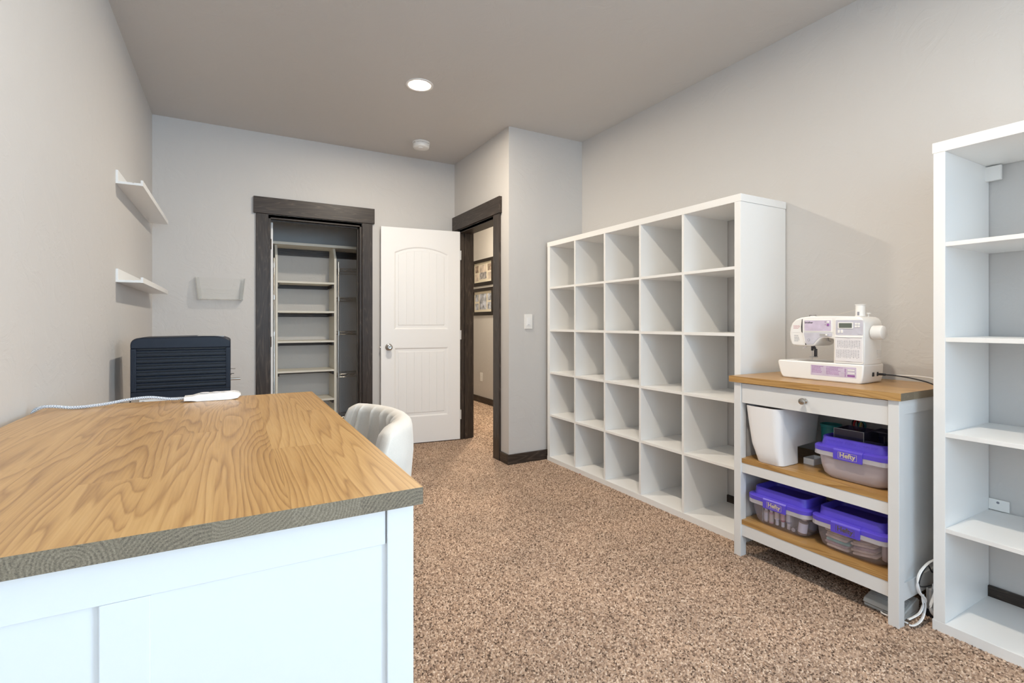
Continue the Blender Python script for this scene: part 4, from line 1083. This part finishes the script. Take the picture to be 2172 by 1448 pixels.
bottle('brown bottle with a large white label leaning in the clear box', 2.257, 1.330, bz + 0.003, 0.0190, 0.098, 'bottle_brown', 'bottle_cream', 'label_white', False, 0.14)
bottle('brown bottle with a pale band at the end of the clear box', 2.335, 1.330, bz + 0.001, 0.018, 0.085, 'bottle_brown', 'bottle_brown', 'ink_grey', False, 0.12)
t = thing('jar', 'small dark round jar lying on its side among the bottles', 'jar', (2.250, 1.3615, bz + 0.012), 0, local=True)
bm = new_bm(); lathe(bm, [(0.0112, -0.008), (0.0112, 0.012)], 0, 0, 18, 'x'); obj('jar_body', bm, 'steel_dark', t, smooth=True, angle=40)
bm = new_bm(); lathe(bm, [(0.0085, -0.010), (0.0092, -0.008)], 0, 0, 18, 'x'); obj('jar_lid', bm, 'grey_plastic', t, smooth=True, angle=40)
t = thing('inner_case', 'clear rectangular case holding the row of bottles', 'box', (2.25, 1.45, bz))
for b in ((2.245, 2.2462, 1.3765, 1.518, bz, bz + 0.100), (2.245, 2.30, 1.5168, 1.518, bz, bz + 0.100), (2.245, 2.30, 1.3765, 1.3777, bz, bz + 0.100)): bx('case_wall', *b, 'acrylic_edge' if b[1] - b[0] > 0.01 else 'acrylic', t)

# folded fabric in the second low box: soft slabs in two piles
def fold(label, x, y, z, w, d, h, m, rz, ry):
    bm = new_bm()
    lp = []
    for k, s in ((0, 0.90), (0.25, 0.99), (0.5, 1.0), (0.75, 0.98), (1.0, 0.88)):
        lp.append([(px * s, py * s, h * k + 0.002 * math.sin(px * 40)) for px, py, _ in rrect(-d / 2, d / 2, -w / 2, w / 2, 0.012, 0, 3)])
    loft(bm, lp)
    o = tag(obj('folded_fabric', bm, m, smooth=True, angle=60), label, 'fabric', 'folded fabric in the clear box')
    o.location = (x, y, z); o.rotation_euler = (ry, 0, rz)
zz = SZL + 0.004
ORD = ['bottom', 'second', 'third', 'fourth', 'fifth', 'sixth', 'seventh', 'topmost']
cols1 = ['cloth_beige', 'cloth_mauve', 'cloth_teal', 'cloth_beige', 'cloth_tan', 'cloth_beige', 'cloth_tan', 'cloth_beige']
names = {'cloth_beige': 'beige', 'cloth_mauve': 'mauve', 'cloth_teal': 'teal', 'cloth_tan': 'tan'}
for i, m in enumerate(cols1):
    fold('folded %s fabric, %s of the pile nearer the bottle box' % (names[m], ORD[i] if i in (0, 7) else ORD[i] + ' from the bottom'), 2.300, 1.174 + (0.002 if i % 2 else -0.002) - 0.0004 * i, zz + 0.003 + i * 0.0128, 0.088 + 0.003 * (i % 3), 0.13, 0.0127, m, 0.03 * (-1) ** i, 0.02)
cols2 = ['cloth_beige', 'cloth_beige', 'cloth_mauve', 'cloth_beige', 'cloth_tan', 'cloth_mauve', 'cloth_beige']
for i, m in enumerate(cols2):
    fold('folded %s fabric, %s of the sagging pile beside the pouch' % (names[m], 'bottom' if i == 0 else 'topmost' if i == 6 else ORD[i] + ' from the bottom'), 2.300, 1.070 + (0.003 if i % 2 else -0.003), zz + 0.012 + i * 0.0122, 0.092 - 0.003 * (i % 3), 0.13, 0.0119, m, 0.03 * (-1) ** i, -0.14)
bm = new_bm()
loft(bm, [rrect(-0.028 * s, 0.028 * s, -0.012 * s, 0.012 * s, 0.0115 * s, h, 4) for s, h in ((0.6, 0), (0.92, 0.006), (1.0, 0.03), (0.95, 0.06), (0.7, 0.072), (0.4, 0.074))])
o = tag(obj('plastic_pouch', bm, 'bottle_cream', smooth=True, angle=60), 'shiny cream pouch at the end of the fabric box', 'pouch'); o.location = (2.292, 1.0065, zz + 0.006)

# red threads loose in the milky box
t = thing('loose_thread', 'loose red thread seen through the milky box', 'thread', (2.25, 1.12, SZM + 0.05))
for pts in ([(2.243, 1.215, 0.585), (2.243, 1.205, 0.565), (2.243, 1.170, 0.590)], [(2.243, 1.205, 0.566), (2.243, 1.178, 0.560), (2.243, 1.172, 0.567), (2.243, 1.205, 0.567)],
            [(2.243, 1.115, 0.590), (2.243, 1.085, 0.560), (2.244, 1.090, 0.535), (2.246, 1.120, 0.512)]):
    bm = new_bm(); tube(bm, spline(pts, 5), 0.0012, 5); obj('strand', bm, 'red_thread', t)

# smoked tray on top of the milky box
t = thing('smoked_tray', 'smoky clear plastic tray lying on the milky box lid', 'tray', (2.36, 1.07, 0.633))
xa, xb, ya, yb, za, zb = 2.275, 2.393, 1.010, 1.203, 0.6325, 0.693
bx('tray_floor', xa, xb, ya, yb, za, za + 0.002, 'smoked', t)
for b in ((xa, xa + 0.002, 1.085, yb, za, zb), (xa, xa + 0.002, ya, 1.085, za, zb - 0.03), (xa, xb, yb - 0.002, yb, za, zb), (xa, xb, 1.084, 1.086, za, zb), (xb - 0.002, xb, ya, yb, za, zb), (xa, xb, ya, ya + 0.002, za, zb)):
    bx('tray_wall', *b, 'smoked', t)
for b in ((xa - 0.0005, xa + 0.003, 1.085, yb, zb, zb + 0.002), (xa - 0.0005, xa + 0.003, yb - 0.002, yb, za, zb), (xa - 0.0005, xa + 0.003, 1.084, 1.087, za, zb)): bx('tray_edge', *b, 'acrylic_edge', t)
bx('tray_lid', xa + 0.05, xb + 0.02, ya - 0.005, 1.083, zb + 0.002, zb + 0.006, 'smoked', t)

# white tapered bin, little box, cup and scissors on the middle shelf
bm = new_bm()
W_ = [(0.484, 2.200, 2.335, 1.392, 1.512, 0.022), (0.488, 2.196, 2.340, 1.388, 1.516, 0.024), (0.530, 2.190, 2.345, 1.390, 1.530, 0.028), (0.565, 2.186, 2.350, 1.392, 1.544, 0.032), (0.572, 2.186, 2.500, 1.392, 1.546, 0.032), (0.66, 2.183, 2.520, 1.392, 1.562, 0.036), (0.748, 2.180, 2.540, 1.392, 1.575, 0.040)]
loops = [rrect(a, b, c, d, r, z, 6) for z, a, b, c, d, r in W_]
loops += [rrect(a + 0.004, b - 0.004, c + 0.004, d - 0.004, r, z, 6) for z, a, b, c, d, r in W_[::-1][:2]]
loft(bm, loops, True, True)
tag(obj('plastic_bin', bm, 'bin_white', smooth=True, angle=40), 'white tapered plastic bin on the middle shelf', 'bin')
bm = new_bm(); loft(bm, [rrect(2.358, 2.448, 1.335, 1.385, 0.004, 0.484, 3), rrect(2.358, 2.448, 1.335, 1.385, 0.004, 0.512, 3), rrect(2.362, 2.444, 1.339, 1.381, 0.003, 0.512, 3), rrect(2.362, 2.444, 1.339, 1.381, 0.003, 0.490, 3)])
tag(obj('open_tray', bm, 'bin_white'), 'low white open tray behind the tapered bin', 'tray')
bm = new_bm(); lathe(bm, [(0.034, 0.484), (0.036, 0.486), (0.043, 0.650), (0.0455, 0.652), (0.0455, 0.664), (0.042, 0.664), (0.033, 0.490)], 2.505, 1.336, 28)
tag(obj('cup', bm, 'teal_plastic', smooth=True, angle=40), 'teal plastic cup on the middle shelf', 'cup')
bm = new_bm(); lathe(bm, [(0.038, 0.484), (0.040, 0.486), (0.042, 0.625), (0.039, 0.625), (0.037, 0.490)], 2.545, 1.235, 24)
tag(obj('tool_cup', bm, 'black_plastic', smooth=True, angle=40), 'black cup holding the scissors', 'cup')
def scissors(label, y, tilt, mats, x=2.545):
    t = thing('scissors', label, 'scissors', (x, y, 0.492), 0, local=True)
    t.rotation_euler = (tilt, 0, 0)
    for s, m in ((-1, mats[0]), (1, mats[1])):
        bm = new_bm(); tube(bm, [(0.004 * s, 0.013 * s + 0.0165 * math.cos(a) * 0.8, 0.178 + 0.024 * math.sin(a)) for a in (2 * PI * k / 18 for k in range(19))], 0.0045, 8); tube(bm, [(0.004 * s, 0.010 * s, 0.155), (0, -0.003 * s, 0.115)], 0.0045, 8)
        obj('handle', bm, m, t, smooth=True)
        bm = new_bm(); prism(bm, [(-0.007 * s, 0.115), (0.003 * s, 0.125), (0.006 * s, 0.04), (0.0, 0.0)], 'x', 0.001 * s, 0.003 * s); obj('blade', bm, 'steel', t)
scissors('scissors with teal and red handles standing in the cup', 1.249, 0.10, ('teal_plastic', 'red_plastic'))
scissors('scissors with black handles standing in the cup', 1.226, -0.12, ('black_plastic', 'black_plastic'), 2.568)
t = thing('pen', 'yellow pen standing in the black cup', 'pen', (2.524, 1.258, 0.492), 0, local=True); t.rotation_euler = (0.22, 0, 0)
bm = new_bm(); lathe(bm, [(0.0045, 0.012), (0.0045, 0.20), (0.003, 0.204)], 0, 0, 10); obj('barrel', bm, 'yellow_plastic', t, smooth=True)
bm = new_bm(); lathe(bm, [(0.0008, 0.0), (0.0040, 0.012)], 0, 0, 10); obj('tip', bm, 'black_plastic', t)

# ------------------------------------------------------------------ cords, pedal, adapters
t = thing('machine_cable', 'black cable drooping from the sewing machine over the table edge', 'cable', (2.46, 1.03, TZ))
bm = new_bm(); tube(bm, [(2.463, 1.117, 0.924), (2.463, 1.100, 0.9245), (2.463, 1.090, 0.924)], 0.0052, 10); obj('plug', bm, 'black_plastic', t, smooth=True)
bm = new_bm()
tube(bm, spline([(2.463, 1.092, 0.924), (2.462, 1.060, 0.924), (2.461, 1.010, 0.920), (2.460, 0.960, 0.912), (2.459, 0.930, 0.904), (2.459, 0.911, 0.8945), (2.458, 0.9005, 0.880), (2.457, 0.8985, 0.84), (2.454, 0.903, 0.60), (2.45, 0.904, 0.35), (2.42, 0.904, 0.17), (2.37, 0.904, 0.20), (2.315, 0.904, 0.175), (2.300, 0.904, 0.14), (2.355, 0.903, 0.122), (2.42, 0.902, 0.116)], 8), 0.0028, 8); obj('lead', bm, 'black_plastic', t, smooth=True)
bm = new_bm(); tube(bm, spline([(2.56, 1.09, 0.9165), (2.575, 1.02, 0.918), (2.575, 0.95, 0.912), (2.55, 0.905, 0.90), (2.54, 0.893, 0.85), (2.54, 0.893, 0.5), (2.50, 0.89, 0.10)], 8), 0.0022, 8)
tag(obj('pale_cord', bm, 'cord_white', smooth=True), 'thin pale cord behind the black machine cable', 'cable')
t = thing('extension_cord', 'flat white extension cord looped on the carpet by the bookcase', 'cable', (2.33, 0.89, 0))
c1 = [(2.50, 0.886, 0.30), (2.42, 0.888, 0.232), (2.33, 0.888, 0.225), (2.265, 0.888, 0.205), (2.245, 0.888, 0.17), (2.262, 0.888, 0.13), (2.300, 0.888, 0.100), (2.310, 0.888, 0.075), (2.292, 0.888, 0.035), (2.262, 0.889, 0.018), (2.230, 0.895, 0.012), (2.224, 0.906, 0.010)]
c2 = [(2.385, 0.880, 0.122), (2.350, 0.878, 0.098), (2.320, 0.876, 0.070), (2.330, 0.874, 0.040), (2.360, 0.873, 0.020), (2.40, 0.873, 0.010), (2.47, 0.873, 0.008)]
c3 = [(2.300, 0.893, 0.110), (2.305, 0.894, 0.070), (2.285, 0.896, 0.045), (2.250, 0.899, 0.038), (2.223, 0.908, 0.030)]
for c in (c1, c2, c3):
    bm = new_bm(); tube(bm, spline(c, 10), 0.0030, 8, 1.9, Vector((0, 0.25, 1))); obj('cord_length', bm, 'cord_white', t, smooth=True)
bm = new_bm(); box(bm, 2.372, 2.410, 0.870, 0.892, 0.112, 0.134); obj('plug', bm, 'cord_white', t, 0.003)
t = thing('power_adapter', 'grey power adapter block on the floor behind the cords', 'adapter', (2.40, 0.89, 0))
bx('adapter_body', 2.372, 2.452, 0.884, 0.912, 0.028, 0.112, 'grey_plastic', t, 0.006)
bx('adapter_base', 2.368, 2.460, 0.884, 0.912, 0.0, 0.030, 'black_plastic', t, 0.004)
t = thing('foot_pedal', 'grey sewing machine foot pedal on the carpet under the table', 'foot pedal', (2.300, 1.000, 0.004), 0.0, local=True)
bm = new_bm(); prism(bm, [(-0.060, 0.0), (0.065, 0.0), (0.065, 0.014), (-0.060, 0.010)], 'y', -0.068, 0.068); obj('base_plate', bm, 'pedal_grey', t, 0.003)
bm = new_bm(); prism(bm, [(-0.066, 0.016), (-0.060, 0.012), (0.064, 0.016), (0.068, 0.050), (0.056, 0.060), (-0.056, 0.030)], 'y', -0.070, 0.070); tp = obj('treadle', bm, 'pedal_grey', t, 0.003)
for k in range(12):
    x = -0.030 + k * 0.0072
    z = 0.030 + (x + 0.056) * 0.030 / 0.112
    bm = new_bm(); prism(bm, [(x, z - 0.001), (x + 0.0035, z), (x + 0.0035, z + 0.0016), (x, z + 0.0014)], 'y', -0.060, 0.060); obj('tread_rib', bm, 'grey_plastic', tp)
bm = new_bm(); tube(bm, spline([(-0.058, 0.004, 0.008), (-0.080, -0.004, 0.009), (-0.083, -0.022, 0.009), (-0.0745, -0.040, 0.009), (-0.0735, -0.090, 0.009)]), 0.003, 8); obj('pedal_lead', bm, 'cord_white', t, smooth=True)
bm = new_bm(); loft(bm, [[(2.2875 + r * math.cos(a), 3.03 + r * 0.6 * math.sin(a), z) for a in (2 * PI * k / 7 for k in range(7))] for r, z in ((0.004, 0.004), (0.0065, 0.008), (0.003, 0.012))])
tag(obj('carpet_scrap', bm, 'crumb_red'), 'tiny red brown scrap on the carpet by the cube shelf', 'scrap')
